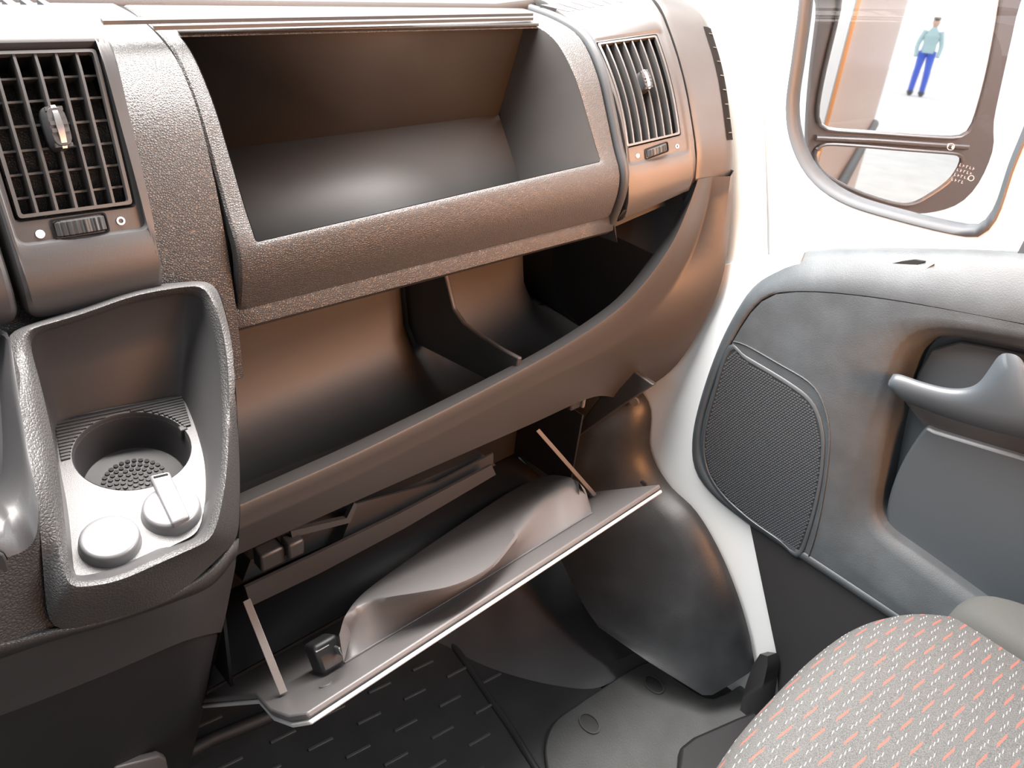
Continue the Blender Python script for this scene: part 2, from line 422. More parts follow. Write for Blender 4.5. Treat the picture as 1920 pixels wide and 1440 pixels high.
# backing behind seams
PBk = [(y + .012, z) for y, z in PP]
SB = Surf(PBk, .28, PBk, .81)
V1 = [[SB.at(x, a) for x in (.27, .300)] for a in np.linspace(.04, SB.L, 30)]; mk('seam_backing', *grid([[q + np.array([0, .004, 0]) for q in r] for r in V1]), m_gap, dash)
V1 = [[SB.at(x, a) for x in (.796, .815)] for a in np.linspace(.04, SB.L, 30)]; mk('seam_backing', *grid(V1), m_gap, dash)
# centre panel between the middle vents and the module
PC = [(.86, -.112), (.80, -.112), (.745, -.116), (.702, -.127), (.677, -.140), (.652, -.168), (.636, -.206), (.624, -.248), (.615, -.293), (.610, -.332), (.608, -.36), (.606, -.40)]
SC_ = Surf(PC, .09, PC, .30)
mk('centre_panel', *grid([[SC_.at(x, a) for x in list(np.linspace(-.14, .284, 16)) + [.2885]] + [SC_.at(.2895, a, -.004), SC_.at(.2895, a, -.012)] for a in np.linspace(0, SC_.L, 60)]), m_leather, dash)
# middle vent housing
PHa = [(.735, -.100), (.70, -.101), (.665, -.107), (.645, -.125), (.627, -.168), (.611, -.208), (.599, -.242), (.592, -.262), (.592, -.282), (.600, -.300)]
SH = Surf(PHa, .12, PHa, .23)
hb = SH.inv(300, 515); ht = SH.inv(200, 62)
vq = [SH.inv(-52, 96), SH.inv(181, 85), SH.inv(253, 382), SH.inv(38, 410)]
print('VENTQ', vq, 'hous', ht, hb, SH.L)
xL = vq[3][0] - .012; xR = hb[0] + .004; vq[0][0] = vq[3][0] + .001; vq[0][1] = vq[1][1]
def housing(name, S, O, R, V, parent, mt=m_leather, rO=.014, lab=None):
    return ringloft(name, S, [(O, rO, -.035), (inset(O, .0), rO, -.006), (inset(O, .002), rO, -.0015), (inset(O, .005), rO, 0), (inset(R, -.0035), .009, 0), (inset(R, -.001), .008, -.0008), (R, .007, -.003), (inset(R, .001), .006, -.006),
            (inset(V, -.0025), .003, -.006), (inset(V, -.0015), .003, -.009), (inset(V, -.0015), .003, -.02)], mt, parent, ns=14, nc=6, label=lab)
O1 = [(xL, .02), (xR, .02), (xR, SH.L - .004), (xL, SH.L - .004)]
rc = [SH.inv(-62, 88), SH.inv(198, 78), SH.inv(282, 428), SH.inv(50, 458)]
rc[0][0] = xL + .006; rc[0][1] = rc[1][1]; rc[3][0] = xL + .007
housing('vent_housing', SH, O1, rc, vq, dash, m_smooth)
class SOff:
    def __init__(s, S, h): s.S = S; s.h = h
    def at(s, x, a, h=0): return s.S.at(x, a, h + s.h)
    def fr(s, x, a):
        p, ex, ea, n = s.S.fr(x, a); return p + n * s.h, ex, ea, n
v1 = vent(dash, SOff(SH, -.006), vq, 5, 6, SH.inv(107, 240), (.0135, .031, .019), lab='grey slatted air vent in the middle of the dash, knob at its centre')
wheel(v1, SOff(SH, -.0055), SH.inv(155, 424), .034, .0115)
icons(v1, SOff(SH, -.0055), SH.inv(79, 439), SH.inv(231, 414), .0030)
# neighbouring housing at the left picture edge
O0 = [(xL - .118, .02), (xL - .004, .02), (xL - .004, SH.L - .004), (xL - .118, SH.L - .004)]
rc0 = [(xL - .112, rc[1][1]), (xL - .012, rc[1][1]), (xL - .012, rc[2][1]), (xL - .112, rc[2][1])]
vq0 = [(xL - .104, vq[1][1]), (xL - .018, vq[1][1]), (xL - .018, vq[2][1]), (xL - .104, vq[2][1])]
housing('vent_housing', SH, O0, rc0, vq0, dash, m_smooth)
vent(dash, SOff(SH, -.006), vq0, 5, 6, (xL - .06, (vq[1][1] + vq[2][1]) / 2), (.0135, .031, .019))
mk('seam_backing', *grid([[SH.at(x, a, -.03) for x in (xL - .12, xL + .02)] for a in np.linspace(0, SH.L, 30)]), m_gap, dash)
# right vent housing
PRa = [(.91, -.094), (.84, -.098), (.80, -.101), (.768, -.107), (.708, -.132), (.658, -.179), (.625, -.23), (.607, -.278), (.599, -.318), (.610, -.340), (.66, -.345)]
PRb = [(.86, -.074), (.78, -.078), (.73, -.080), (.685, -.088), (.65, -.124), (.618, -.17), (.593, -.217), (.576, -.255), (.569, -.285), (.578, -.302), (.63, -.31)]
SR = Surf(PRa, .82, PRb, .92)
rv = [SR.inv(1120, 80), SR.inv(1231, 65), SR.inv(1276, 251), SR.inv(1176, 275)]
rr_ = [SR.inv(1112, 74), SR.inv(1240, 56), SR.inv(1292, 285), SR.inv(1180, 310)]
O2 = [(.818, .03), (.919, .03), (.919, SR.L - .010), (.818, SR.L - .010)]
print('RV', rv, SR.L)
ringloft('vent_housing', SR, [(O2, .006, -.03), (O2, .006, -.004), (inset(O2, .002), .006, 0), (inset(rr_, -.002), .006, 0), (rr_, .006, -.0008), (inset(rr_, .002), .005, -.002), (inset(rv, -.002), .003, -.002), (inset(rv, -.001), .003, -.006), (inset(rv, -.001), .003, -.02)], m_plas, dash, ns=16, nc=5)
mk('housing_underside', *grid([[SR.at(x, a, -.002) for x in np.linspace(.82, .917, 6)] for a in np.linspace(SR.L - .03, SR.L, 6)] ), m_plas, dash, thick=.002)
v2 = vent(dash, SOff(SR, -.002), rv, 6, 0, SR.inv(1207, 153), (.0125, .026, .017), .026, lab='smaller slatted air vent at the right end of the dash')
wheel(v2, SOff(SR, -.0015), SR.inv(1232, 282), .030, .0095)
icons(v2, SOff(SR, -.0015), SR.inv(1197, 292), SR.inv(1271, 274), .0026)
# soft seal strip between the module and the right housing
sp_px = [(990, 12), (1040, 38), (1085, 82), (1120, 150), (1140, 220), (1158, 300), (1165, 350), (1160, 390), (1148, 410)]
SSl = Surf([(y - .002, z + .001) for y, z in PP], .30, [(y - .002, z + .001) for y, z in PP], .82)
rows = []
for a in np.linspace(.02, aL + .004, 40):
    rows.append([SSl.at(.8045, a, -.012), SSl.at(.8045, a, -.001), SSl.at(.807, a, .003), SSl.at(.8115, a, .004), SSl.at(.8155, a, .001), SSl.at(.8165, a, -.012)])
mk('seal_strip', *grid(rows), m_seal, dash, angle=60)
mk('seal_tip', *grid([[q for q in rows[-1]], [q + np.array([0, .03, -.002]) for q in rows[-1]]]), m_seal, dash)
# end panel
PEa = [(.80, -.076), (.73, -.079), (.687, -.086), (.652, -.122), (.620, -.168), (.595, -.215), (.578, -.253), (.571, -.288)]
PEb = [(.76, -.070), (.705, -.078), (.655, -.096), (.625, -.130), (.600, -.169), (.578, -.215), (.562, -.253), (.556, -.283)]
SE = Surf(PEa, .922, PEb, .985)
rows = []
for a in np.linspace(.0, SE.L, 50):
    rows.append([SE.at(.9215, a, -.012), SE.at(.9215, a, -.001)] + [SE.at(x, a) for x in np.linspace(.9235, .978, 8)] + [SE.at(.9835, a, -.002), SE.at(.987, a, -.007), SE.at(.988, a, -.05)])
mk('end_cap', *grid(rows), m_plas, dash, angle=50)
# side window vent on the flank of the end cap
a0s, a1s = SE.inv(1330, 52)[1], SE.inv(1370, 262)[1]
sv = mk('side_vent', *grid([[SE.at(.9885, a, -.0095), SE.at(.9893, a, -.020), SE.at(.9893, a, -.045)] for a in np.linspace(a0s, a1s, 12)]), m_black, dash, label='narrow slotted side window vent')
rows = [[SE.at(.9730, a, .0006), SE.at(.9790, a, .0009), SE.at(.9845, a, -.0006), SE.at(.9885, a, -.006), SE.at(.9893, a, -.012)] for a in np.linspace(a0s, a1s, 14)]
mk('slot', *grid(rows), m_gap, sv)
for i in range(8):
    a = a0s + (a1s - a0s) * (i + .5) / 8
    p, ex, ea, n = SE.fr(.9800, a); box('slat', p + n * .0005, ex * .006, ea * .0012, n * .002, m_slat, sv)
# dash top
def ztop(y, x): return -.112 + .02 * min(1, max(0, (x - .78) / .15)) * 1 - (y - .8) * .05
xs = list(np.linspace(-.9, 1.0, 24)); ys = [.80, .805, .83, .86, .90, .95, 1.0, 1.05, 1.09]
rows = [[np.array([x, y + (.02 if y < .81 else 0) * 0, ztop(y, x) + (0 if y > .801 else -.012) + .004]) for x in xs] for y in ys]
mk('top_cover', *grid(rows), m_plas, dash, thick=.004)
# defroster outlet slots
for q in [[(-14, 19), (16, 19), (4, 9), (-14, 0)], [(2, -2), (30, 20), (53, 20), (20, -2)], [(36, -2), (66, 20), (88, 20), (52, -2)], [(68, -2), (101, 22), (123, 22), (84, 0)]]:
    P = [aZ(u, v, -.1068) for u, v in q]; prism('defroster_slot', P, (0, 0, -.004), m_black, dash)
for q in [[(1013, 9), (1065, 22), (1078, 20), (1030, 9)], [(1043, 6), (1087, 19), (1097, 16), (1055, 5)], [(1071, 4), (1106, 15), (1116, 13), (1082, 3)], [(1100, 2), (1126, 11), (1135, 10), (1112, 1)], [(1128, 1), (1144, 8), (1152, 6), (1140, 1)], [(1156, 3), (1163, 5), (1168, 4), (1162, 2)]]:
    P = [SR.at(*SR.inv(u, v), .0004) for u, v in q]; prism('defroster_slot', P, (0, 0, -.004), m_black, dash)
# grooves on the dash top
for q in [[(188, 33), (1000, 22), (1000, 25), (193, 39)], [(286, 46), (1000, 32), (1000, 33), (288, 49)]]:
    P = [aZ(u, v, -.1085) for u, v in q]; prism('top_groove', P, (0, 0, -.003), m_dark, dash)

# ---- lower shelf: one long bowl with a divider
E1 = [(380, 980), (455, 945), (700, 835), (985, 690), (1130, 602), (1200, 540), (1258, 460), (1292, 385), (1309, 336)]
E0 = [(380, 958), (455, 923), (700, 813), (985, 672), (1118, 590), (1180, 535), (1240, 455), (1278, 385), (1300, 345)]
E2 = [(380, 1026), (455, 990), (700, 878), (985, 732), (1140, 655), (1225, 585), (1290, 490), (1322, 400), (1336, 331)]
n0 = 60
def yl(P): return .58 if P < 1130 else .58 - (P - 1130) / 180 * .012
e1 = spl([aY(u, v, yl(u)) for u, v in E1], n0); e0 = spl([aY(u, v, yl(u) + .022) for u, v in E0], n0)
e2 = spl([aY(u, v, yl(u) - .002) for u, v in E2], n0)
# outer / bottom edge of the front face
OE = [((380, 1072), .592), ((455, 1036), .592), ((700, 925), .592), ((985, 800), .592), ((1110, 745), .595)]
oe_l = [aY(u, v, y) for (u, v), y in OE]
oe_r = [aX(u, v, .985) for u, v in [(1222, 722), (1272, 680), (1322, 600), (1355, 520), (1370, 410), (1376, 320)]]
oe = spl(oe_l + [aX(1165, 745, .93)] + oe_r, n0)
mid = [(a * .5 + b * .5) + np.array([0, -.012 * (i / n0) ** 1.5, 0]) for i, (a, b) in enumerate(zip(e2, oe))]
rise = [a + np.array([0, .002, -.004]) for a in e1]
back_o = [p + np.array([.004, .03, 0]) for p in oe]; back_o2 = [p + np.array([.006, .10, 0]) for p in oe]
frows = [e0, [a * .5 + b * .5 + np.array([0, 0, .0005]) for a, b in zip(e0, e1)], [a * .12 + b * .88 for a, b in zip(e0, e1)], e1, [a * .93 + b * .07 + np.array([0, -.001, 0]) for a, b in zip(e1, e2)], [a * .5 + b * .5 for a, b in zip(e1, e2)], [a * .08 + b * .92 for a, b in zip(e1, e2)], e2, [a * .93 + b * .07 for a, b in zip(e2, mid)], mid, [a * .1 + b * .9 for a, b in zip(mid, oe)], oe, back_o, back_o2]
mk('shelf_front', *grid(frows), m_plas, dash, angle=60)
# bowl
def bowl_prof(p):
    x, y, z = p
    zf = min(z - .035, -.50); return None
rows = []
prof = [(.0, .0), (.004, -.016), (.012, -.045), (.035, -.078), (.07, -.090), (.12, -.088), (.165, -.070), (.195, -.035), (.207, .02), (.207, .12), (.20, .22)]
for dy, dz in prof:
    r = []
    for i, p in enumerate(e0):
        xx = p[0]; zl = p[2]
        dep = 1.0
        base = -.487
        z = zl + dz if dy < .01 else min(zl, -.487) + dz
        away = 0
        for c0_, c1_ in ((.61, .643), (.85, .94)):
            if c0_ < xx <= c1_: away = .16 * min(1, (xx - c0_) / .10) ** 1.6
        if dy < .15: away = 0
        r.append(np.array([min(xx, .925 + (dy < .02) * .1), .602 + dy + away if dy > 0 else p[1], z]))
    rows.append(r)
mk('shelf_bowl', *grid(rows), m_bin, dash, angle=70)
# right inner wall behind the upright lip
iw = [[p, p + np.array([.004, .05, 0]), p + np.array([.004, .20, 0])] for p in e0 if p[0] > .89]
mk('shelf_end_wall', *grid(iw), m_dark, dash)
mk('shelf_roof', *grid([[(.25, .66, -.365), (.93, .66, -.355)], [(.25, 1.0, -.32), (.93, 1.0, -.31)]]), m_dark, dash)
# divider
dv = [aX(u, v, .643) for u, v in [(825, 480), (835, 520), (850, 580), (868, 606), (900, 630), (940, 655), (984, 679)]]
low = [np.array([.643, p[1], -.56]) for p in dv]
dv[-1][1] = max(dv[-1][1], .592)
P = dv + [np.array([.643, .598, -.535]), np.array([.643, .84, -.56]), np.array([.643, .84, -.36])]
prism('shelf_divider', P, (.007, 0, 0), m_bin, dash, bevel=.002)
# screw tab under the right housing
p = aY(1228, 412, .66); disc('screw', p, (-.2, -1, -.1), .008, .004, m_screw, dash); box('screw_tab', p + np.array([0, .012, .008]), (.03, 0, 0), (0, .02, 0), (0, 0, .03), m_dark, dash, bevel=.003)
# bracket and clip below the shelf
p = aY(1072, 752, .62); box('clip', p, (.022, 0, 0), (0, .02, 0), (0, 0, .020), m_dark, dash, bevel=.003); box('clip_tab', p + np.array([.012, -.004, .002]), (.006, 0, 0), (0, .022, 0), (0, 0, .022), m_lid, dash, bevel=.002)
prism('end_panel_foot', [aX(u, v, .90) for u, v in [(1170, 684), (1225, 722), (1160, 765), (1060, 835), (1105, 770)]], (.01, .0, 0), m_plas, dash, bevel=.002)
# structure behind everything in the footwell
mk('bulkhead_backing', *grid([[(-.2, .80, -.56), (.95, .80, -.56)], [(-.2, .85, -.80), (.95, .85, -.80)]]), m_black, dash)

# ------------------------------------------------------------------ centre console
cons = thing('center_console', (.1, .6, -1.1), 'grained plastic centre console with a deep pocket, cup holder and two round caps', 'console')
PZ0, PSL = -.378, .20
p0 = (0, .575, PZ0); pn = nrm((0, -PSL, 1))
def PL(u, v): return aP(u, v, p0, pn)
op = [((50, 630), .575), ((150, 600), .58), ((262, 563), .585), ((374, 545), .578), ((406, 640), .548), ((416, 760), .513), ((413, 890), .467), ((388, 1003), .433), ((300, 1044), .427), ((215, 1081), .424), ((132, 1094), .424), ((120, 960), .460), ((103, 840), .500), ((76, 720), .54)]
rb = [PL(102, 792), PL(180, 770), PL(262, 755), PL(342, 740), PL(366, 800), PL(384, 870), PL(384, 950), PL(372, 1000), PL(295, 1036), PL(212, 1073), PL(140, 1090), PL(128, 960), PL(113, 880), PL(106, 830)]
cr = [((36, 622), .568), ((150, 590), .574), ((262, 552), .579), ((388, 532), .570), ((420, 640), .540), ((428, 760), .506), ((425, 890), .460), ((402, 1010), .420), ((303, 1054), .421), ((215, 1091), .418), ((122, 1104), .418), ((109, 960), .453), ((92, 840), .493), ((65, 720), .533)]
opn = [aY(u, v, y) for (u, v), y in op]; crn = [aY(u, v, y) for (u, v), y in cr]
def cl(a, n=112):
    out = []; N = len(a)                              # keep corners: spline each side on its own
    for s, e in ((0, 3), (3, 7), (7, 10), (10, 14)):
        seg = [a[k % N] for k in range(s, e + 1)]; out += spl(seg, n // 4 + 1)[:-1]
    A = np.array(out); 
    for _ in range(5): A = (np.roll(A, 1, 0) + 2 * A + np.roll(A, -1, 0)) / 4
    return list(A)
opL, crL, rbL = cl(opn), cl(crn), cl(rb)
inn = [o + nrm(o - c) * .002 + np.array([0, .006, -.004]) for o, c in zip(opL, crL)]
mk('pocket', *grid([opL, inn, [a * .5 + b * .5 + np.array([0, .004, 0]) for a, b in zip(inn, rbL)], rbL], True), m_smooth, cons, angle=60)
# silhouette of the console face: right edge then down, left neighbour recess
outer = [((8, 624), .585), ((150, 577), .600), ((262, 538), .604), ((404, 524), .594), ((435, 640), .540), ((444, 760), .508), ((450, 900), .512), ((448, 1010), .512), ((330, 1115), .450), ((215, 1160), .435), ((90, 1190), .428), ((72, 960), .446), ((52, 840), .486), ((30, 720), .525)]
ot = cl([aY(u, v, y) for (u, v), y in outer])
c2 = [c * .85 + o * .15 + nrm(-c) * .003 for c, o in zip(crL, ot)]
c3 = [c * .5 + o * .5 + nrm(-c) * .0035 for c, o in zip(crL, ot)]
c1 = [o * .45 + c * .55 + nrm(-o) * .0015 for o, c in zip(opL, crL)]
mk('pocket_rim', *grid([opL, c1, crL, c2, c3, ot], True), m_leather2, cons, angle=60)
# right flank and lower body
fl = [aY(u, v, y) for u, v, y in [(414, 552, .585), (435, 640, .540), (444, 760, .508), (450, 900, .512), (448, 1010, .512), (440, 1062, .525), (424, 1150, .570), (400, 1250, .615), (375, 1350, .68), (355, 1445, .76)]]
fl = spl(fl, 40)
mk('console_flank', *grid([fl, [p + np.array([.002, .01, 0]) for p in fl], [p + np.array([0, .12, 0]) for p in fl]]), m_smooth, cons, angle=50)
def row(pts, n=30): return spl([aY(u, v, y) for u, v, y in pts], n)
r0 = row([(-160, 1230, .42), (0, 1212, .428), (90, 1190, .428), (215, 1160, .435), (330, 1115, .450), (400, 1070, .480), (448, 1010, .512)])
r1 = row([(-160, 1290, .432), (0, 1236, .44), (90, 1205, .445), (215, 1168, .455), (330, 1128, .478), (400, 1096, .50), (446, 1040, .518)])
r2 = row([(-160, 1298, .434), (0, 1250, .443), (90, 1216, .448), (215, 1172, .459), (330, 1132, .481), (400, 1100, .503), (441, 1064, .525)])
r3 = row([(-160, 1350, .45), (0, 1300, .46), (90, 1263, .467), (215, 1213, .478), (330, 1170, .499), (395, 1145, .52), (426, 1140, .565)])
r4 = row([(-160, 1400, .455), (0, 1342, .466), (90, 1308, .472), (215, 1258, .484), (330, 1208, .506), (380, 1192, .53), (416, 1185, .587)])
mk('console_skirt', *grid([r0, r1]), m_leather2, cons, thick=.003)
mk('skirt_joint', *grid([[p + np.array([0, .004, 0]) for p in r1], [p + np.array([0, .004, 0]) for p in r2]]), m_gap, cons)
mk('lower_skirt', *grid([[p + np.array([0, .0015, .0]) for p in r1], r2, r3, r4, [p + np.array([0, .02, -.002]) for p in r4]]), m_skirt, cons, angle=50, thick=.0)
r5 = row([(-160, 1405, .50), (0, 1350, .51), (90, 1314, .515), (215, 1264, .525), (330, 1215, .545), (380, 1200, .56), (414, 1190, .60)])
r6 = row([(-160, 1600, .60), (0, 1560, .62), (90, 1540, .63), (215, 1520, .65), (300, 1500, .68), (330, 1490, .70), (350, 1460, .75)])
mk('console_body', *grid([[p + np.array([0, .012, .004]) for p in r4], r5, [a * .5 + b * .5 for a, b in zip(r5, r6)], r6]), m_black, cons, angle=60)
# brown latch edge low on the body
prism('lower_tray_edge', [aY(u, v, .60) for u, v in [(215, 1440), (300, 1418), (312, 1424), (322, 1470), (215, 1480)]], (0, .01, 0), m_lid, cons, bevel=.002)
# left neighbour recess of the console
lr0 = [aY(u, v, y) for u, v, y in [(-40, 655, .58), (8, 628, .560), (20, 720, .530), (40, 840, .492), (38, 920, .468), (0, 985, .45), (-60, 1010, .445)]]
lr1 = [aY(u, v, y) for u, v, y in [(-60, 680, .60), (-8, 660, .59), (0, 740, .57), (5, 850, .54), (-5, 905, .53), (-40, 940, .52), (-90, 960, .52)]]
lro = [aY(u, v, y) for u, v, y in [(-40, 640, .565), (12, 622, .556), (32, 720, .524), (54, 840, .486), (72, 960, .446), (50, 1030, .440), (-60, 1060, .437)]]
lro2 = [aY(u, v, y) for u, v, y in [(-40, 640, .565), (12, 622, .566), (44, 720, .532), (66, 840, .493), (88, 960, .4515), (100, 1080, .434), (120, 1186, .4335), (-160, 1240, .424)]]
A0, A1, AO, AO2 = spl(lr0, 40), spl(lr1, 40), spl(lro, 40), lin(lro2, 40)
mk('gear_surround', *grid([A1, [a * .4 + b * .6 + np.array([0, .006, 0]) for a, b in zip(A1, A0)], A0, [a * .5 + b * .5 + nrm(-a) * .002 for a, b in zip(A0, AO)], AO]), m_smooth, cons, angle=70)
mk('console_face', *grid([AO, [a * .5 + b * .5 for a, b in zip(AO, AO2)], AO2]), m_leather2, cons, angle=70)
mk('gear_well', *grid([[p for p in A1], [p + np.array([-.05, .03, -.02]) for p in A1]]), m_black, cons)
# button at the picture edge
bq = [aY(u, v, .437) for u, v in [(-60, 1050), (-20, 1036), (6, 1038), (17, 1060), (22, 1090), (18, 1112), (0, 1130), (-60, 1150)]]
bt = prism('switch_button', spl(bq, 32, True), (0, .006, 0), m_smooth, cons, bevel=.0015)
bq2 = [p * 1.003 + (p - np.mean(bq, 0)) * .05 for p in bq]; prism('switch_joint', spl(bq2, 32, True), (0, .004, 0), m_gap, cons)
tri = [aY(u, v, .4355) for u, v in [(-22, 1075), (2, 1095), (-20, 1100)]]
prism('switch_symbol', tri, (0, .0008, 0), m_white, bt, label='small pale symbol on the switch')
# pocket floor plate with the cup holder hole
cc = PL(250, 843); ex = np.array([1., 0, 0]); ey = nrm(np.cross(pn, ex)); rad = np.linalg.norm(PL(362, 838) - PL(138, 848)) / 2
print('cup radius', rad)
A = []
for k in range(112): A.append(rbL[k])
cen = np.mean(rbL, 0)
ang = [math.atan2((p - cc) @ ey, (p - cc) @ ex) for p in A]
hole = [cc + rad * (math.cos(t) * ex + math.sin(t) * ey) for t in ang]
mk('pocket_plate', *grid([A, [a * .3 + b * .7 for a, b in zip(A, hole)], hole, [h - pn * .004 - (h - cc) * .02 for h in hole]], True), m_plate, cons, angle=25)
# ribbed strip behind the cup
nr = 12
for i in range(nr):
    t = (i + .5) / nr; a = PL(102 + 13 * t, 794 + 72 * t); b = PL(341 + 17 * t, 744 + 55 * t)
    d = nrm(b - a); L = np.linalg.norm(b - a); wv = np.cross(pn, d)
    # cut out where the cup hole is
    c0 = (cc - a) @ d; dist = abs((cc - a) @ wv); segs = [(0, L)]
    if dist < rad + .001:
        hh = math.sqrt((rad + .001) ** 2 - dist ** 2); segs = [(0, c0 - hh), (c0 + hh, L)]
    for s0, s1 in segs:
        if s1 - s0 > .003:
            rb_ = box('rib', a + d * (s0 + s1) / 2 + pn * .0006, d * (s1 - s0), wv * .0024, pn * .0022, m_smooth, cons, bevel=.0004)
prism('rib_bed', [PL(100, 788) + pn * .0001, PL(342, 741) + pn * .0001, PL(343, 744) + pn * .0001, PL(101, 792) + pn * .0001], -pn * .001, m_black, cons)
cup = loft('cup_holder', [[cc + (rad * r) * (math.cos(t) * ex + math.sin(t) * ey) - pn * z for t in np.linspace(0, 2 * math.pi, 64, endpoint=False)] for r, z in ((1.0, -.0004), (.985, .001), (.975, .010), (.93, .032), (.90, .036), (.88, .0365))], m_smooth, cons, nu=None, closed=True, cap=True, angle=40)
bz = cc - pn * .0365
for rr2, nn in ((.0, 1), (.12, 6), (.24, 12), (.36, 18), (.48, 24), (.60, 30)):
    for k in range(nn):
        t = 2 * math.pi * k / nn + rr2; q = bz + rad * .92 * rr2 * (math.cos(t) * ex + math.sin(t) * ey)
        disc('nub', q, pn, .0019, .0013, m_smooth, cup, seg=8)
box('cup_tab', PL(352, 800) - pn * .004 - ex * .004, ex * .006, ey * .006, pn * .010, m_smooth, cons, bevel=.001)
# round blank cap and socket cap with its flap
def capg(c, r, name, lab):
    rows = []
    for q, z in ((1.03, -.001), (1.03, .0008), (1.0, .0018), (1.0, .0055), (.975, .0078), (.93, .0090), (.86, .0095), (.6, .0097)):
        rows.append([c + r * q * (math.cos(t) * ex + math.sin(t) * ey) + pn * z for t in np.linspace(0, 2 * math.pi, 48, endpoint=False)])
    V, Fc = grid(rows, True); Fc.append(tuple(range(7 * 48, 8 * 48)))
    return mk(name, V, Fc, m_cap, cons, angle=50, label=lab)
h1 = .006
c_a = PL(207, 1013 + 8); r_a = np.linalg.norm(PL(266, 1017) - PL(147, 1017)) / 2 * .97
capg(c_a, r_a, 'blank_cap', 'plain round glossy grey cap')
c_b = PL(322, 957 + 6); r_b = np.linalg.norm(PL(380, 960) - PL(265, 960)) / 2 * .96
sc_ = capg(c_b, r_b, 'socket_cap', 'round socket cap with a raised lift flap')
fq = [PL(280, 912), PL(318, 903), PL(358, 990), PL(324, 1006)]
fq = [p + pn * .013 - (p - c_b) * .03 for p in fq]
prism('lift_flap', fq, -pn * .006, m_cap, sc_, bevel=.0016)
m1, m2 = (fq[0] + fq[1]) / 2, (fq[3] + fq[2]) / 2
box('flap_slot', m1 * .93 + m2 * .07 + pn * .0002, nrm(fq[1] - fq[0]) * .010, nrm(m2 - m1) * .0016, pn * .0006, m_gap, sc_)

# ------------------------------------------------------------------ glovebox
gb = thing('glovebox', (.55, .62, -.80), 'open glovebox under the shelf with its lid hanging down on two straps', 'glovebox')
ln = nrm((0, .625, .78)); lp = np.array((.55, .462, -.70))
def LP(u, v, h=0): return aP(u, v, lp + ln * h, ln)
lidpts = [LP(572, 1338), LP(1238, 908), LP(1180, 915), LP(1122, 919)]
hR = LP(1122, 919); hR = np.array([hR[0], .66, 0]); hR[2] = lp[2] - (hR[1] - lp[1]) * .625 / .78
hL = np.array([.225, .66, hR[2]])
lidc = [LP(575, 1336), LP(1237, 908), hR, hL, LP(478, 1300), LP(505, 1330), LP(540, 1342)]
prism('lid', lidc, -ln * .007, m_lid, gb, bevel=.002)
m_lidc = mat('lid_skin', (.42, .42, .42), .4)  # paler than the lid: light on its edge is put into the colour
lo = [p - ln * .0085 for p in lidc]
prism('lid_cover', lo, -ln * .005, m_lidc, gb, bevel=.0015, label='outer skin of the lid behind a thin joint')
crest = [(644, 1232), (653, 1193), (677, 1155), (700, 1132), (728, 1122), (790, 1113), (845, 1103), (892, 1085), (930, 1059), (962, 1017), (991, 975), (1023, 939), (1056, 921), (1094, 916), (1106, 945)]
hgt = [.004, .022, .038, .046, .048, .044, .038, .032, .028, .032, .040, .044, .044, .034, .008]
base = spl([LP(646, 1243, .001), LP(800, 1150, .001), LP(960, 1054, .001), LP(1110, 962, .001)], 80)
cst = spl([LP(u, v, h) for (u, v), h in zip(crest, hgt)], 80)
farl = spl([LP(u, v, .050) for u, v in [(636, 1190), (650, 1150), (686, 1108), (765, 1050), (860, 985), (960, 920), (1020, 893), (1060, 893), (1085, 903)]], 80)
fard = [p - ln * .045 + np.array([0, .02, 0]) for p in farl]
mk('inner_shell', *grid([base, [a * .5 + b * .5 for a, b in zip(base, cst)], [a * .08 + b * .92 for a, b in zip(base, cst)], [p + ln * .0012 + (f - p) * .03 for p, f in zip(cst, farl)], [a * .85 + b * .15 + ln * .003 for a, b in zip(cst, farl)], [a * .5 + b * .5 + ln * .004 for a, b in zip(cst, farl)], farl, fard]), m_lid, gb, angle=60)
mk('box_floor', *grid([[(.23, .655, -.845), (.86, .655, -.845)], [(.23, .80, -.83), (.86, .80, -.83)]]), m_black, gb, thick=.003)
# raised bead along the shell's foot
tube('shell_bead', [b + ln * .0004 for b in base[::6]] + [base[-1]], .0012, m_lid, gb, n=6)
# latch
la = LP(610, 1228, .018)
box('latch', la + ln * .002, (.030, 0, 0), nrm(np.cross(ln, (1, 0, 0))) * .030, ln * .034, m_black, gb, bevel=.004, label='black latch block')
box('latch_hook', la + np.array([.008, -.010, .012]), (.003, 0, 0), (0, .020, -.012), (0, .008, .006), m_screw, gb, bevel=.001)
box('latch_bar', la + np.array([-.006, -.004, .018]), (.016, 0, 0), (0, .002, 0), (0, 0, .002), m_screw, gb)
disc('screw', LP(611, 1284), ln, .007, .0015, m_lid, gb)
disc('strap_clip', LP(1108, 930, .002), ln, .006, .004, m_black, gb)
# straps
def strap(a, b, wv, tv): box('strap', (a + b) / 2, b - a, wv, tv, m_strap, gb, bevel=.0006)
m_strap = mat('strap_plastic', (.16, .14, .13), .5)
a = aY(462, 1125, .615); b = LP(532, 1300, .003); strap(a, b, nrm(np.cross(b - a, RAY(500, 1210))) * .0085, nrm(RAY(500, 1210)) * .0015)
a = aY(1008, 806, .635); b = LP(1116, 929, .003); strap(a, b, nrm(np.cross(b - a, RAY(1060, 860))) * .0062, nrm(RAY(1060, 860)) * .0015)
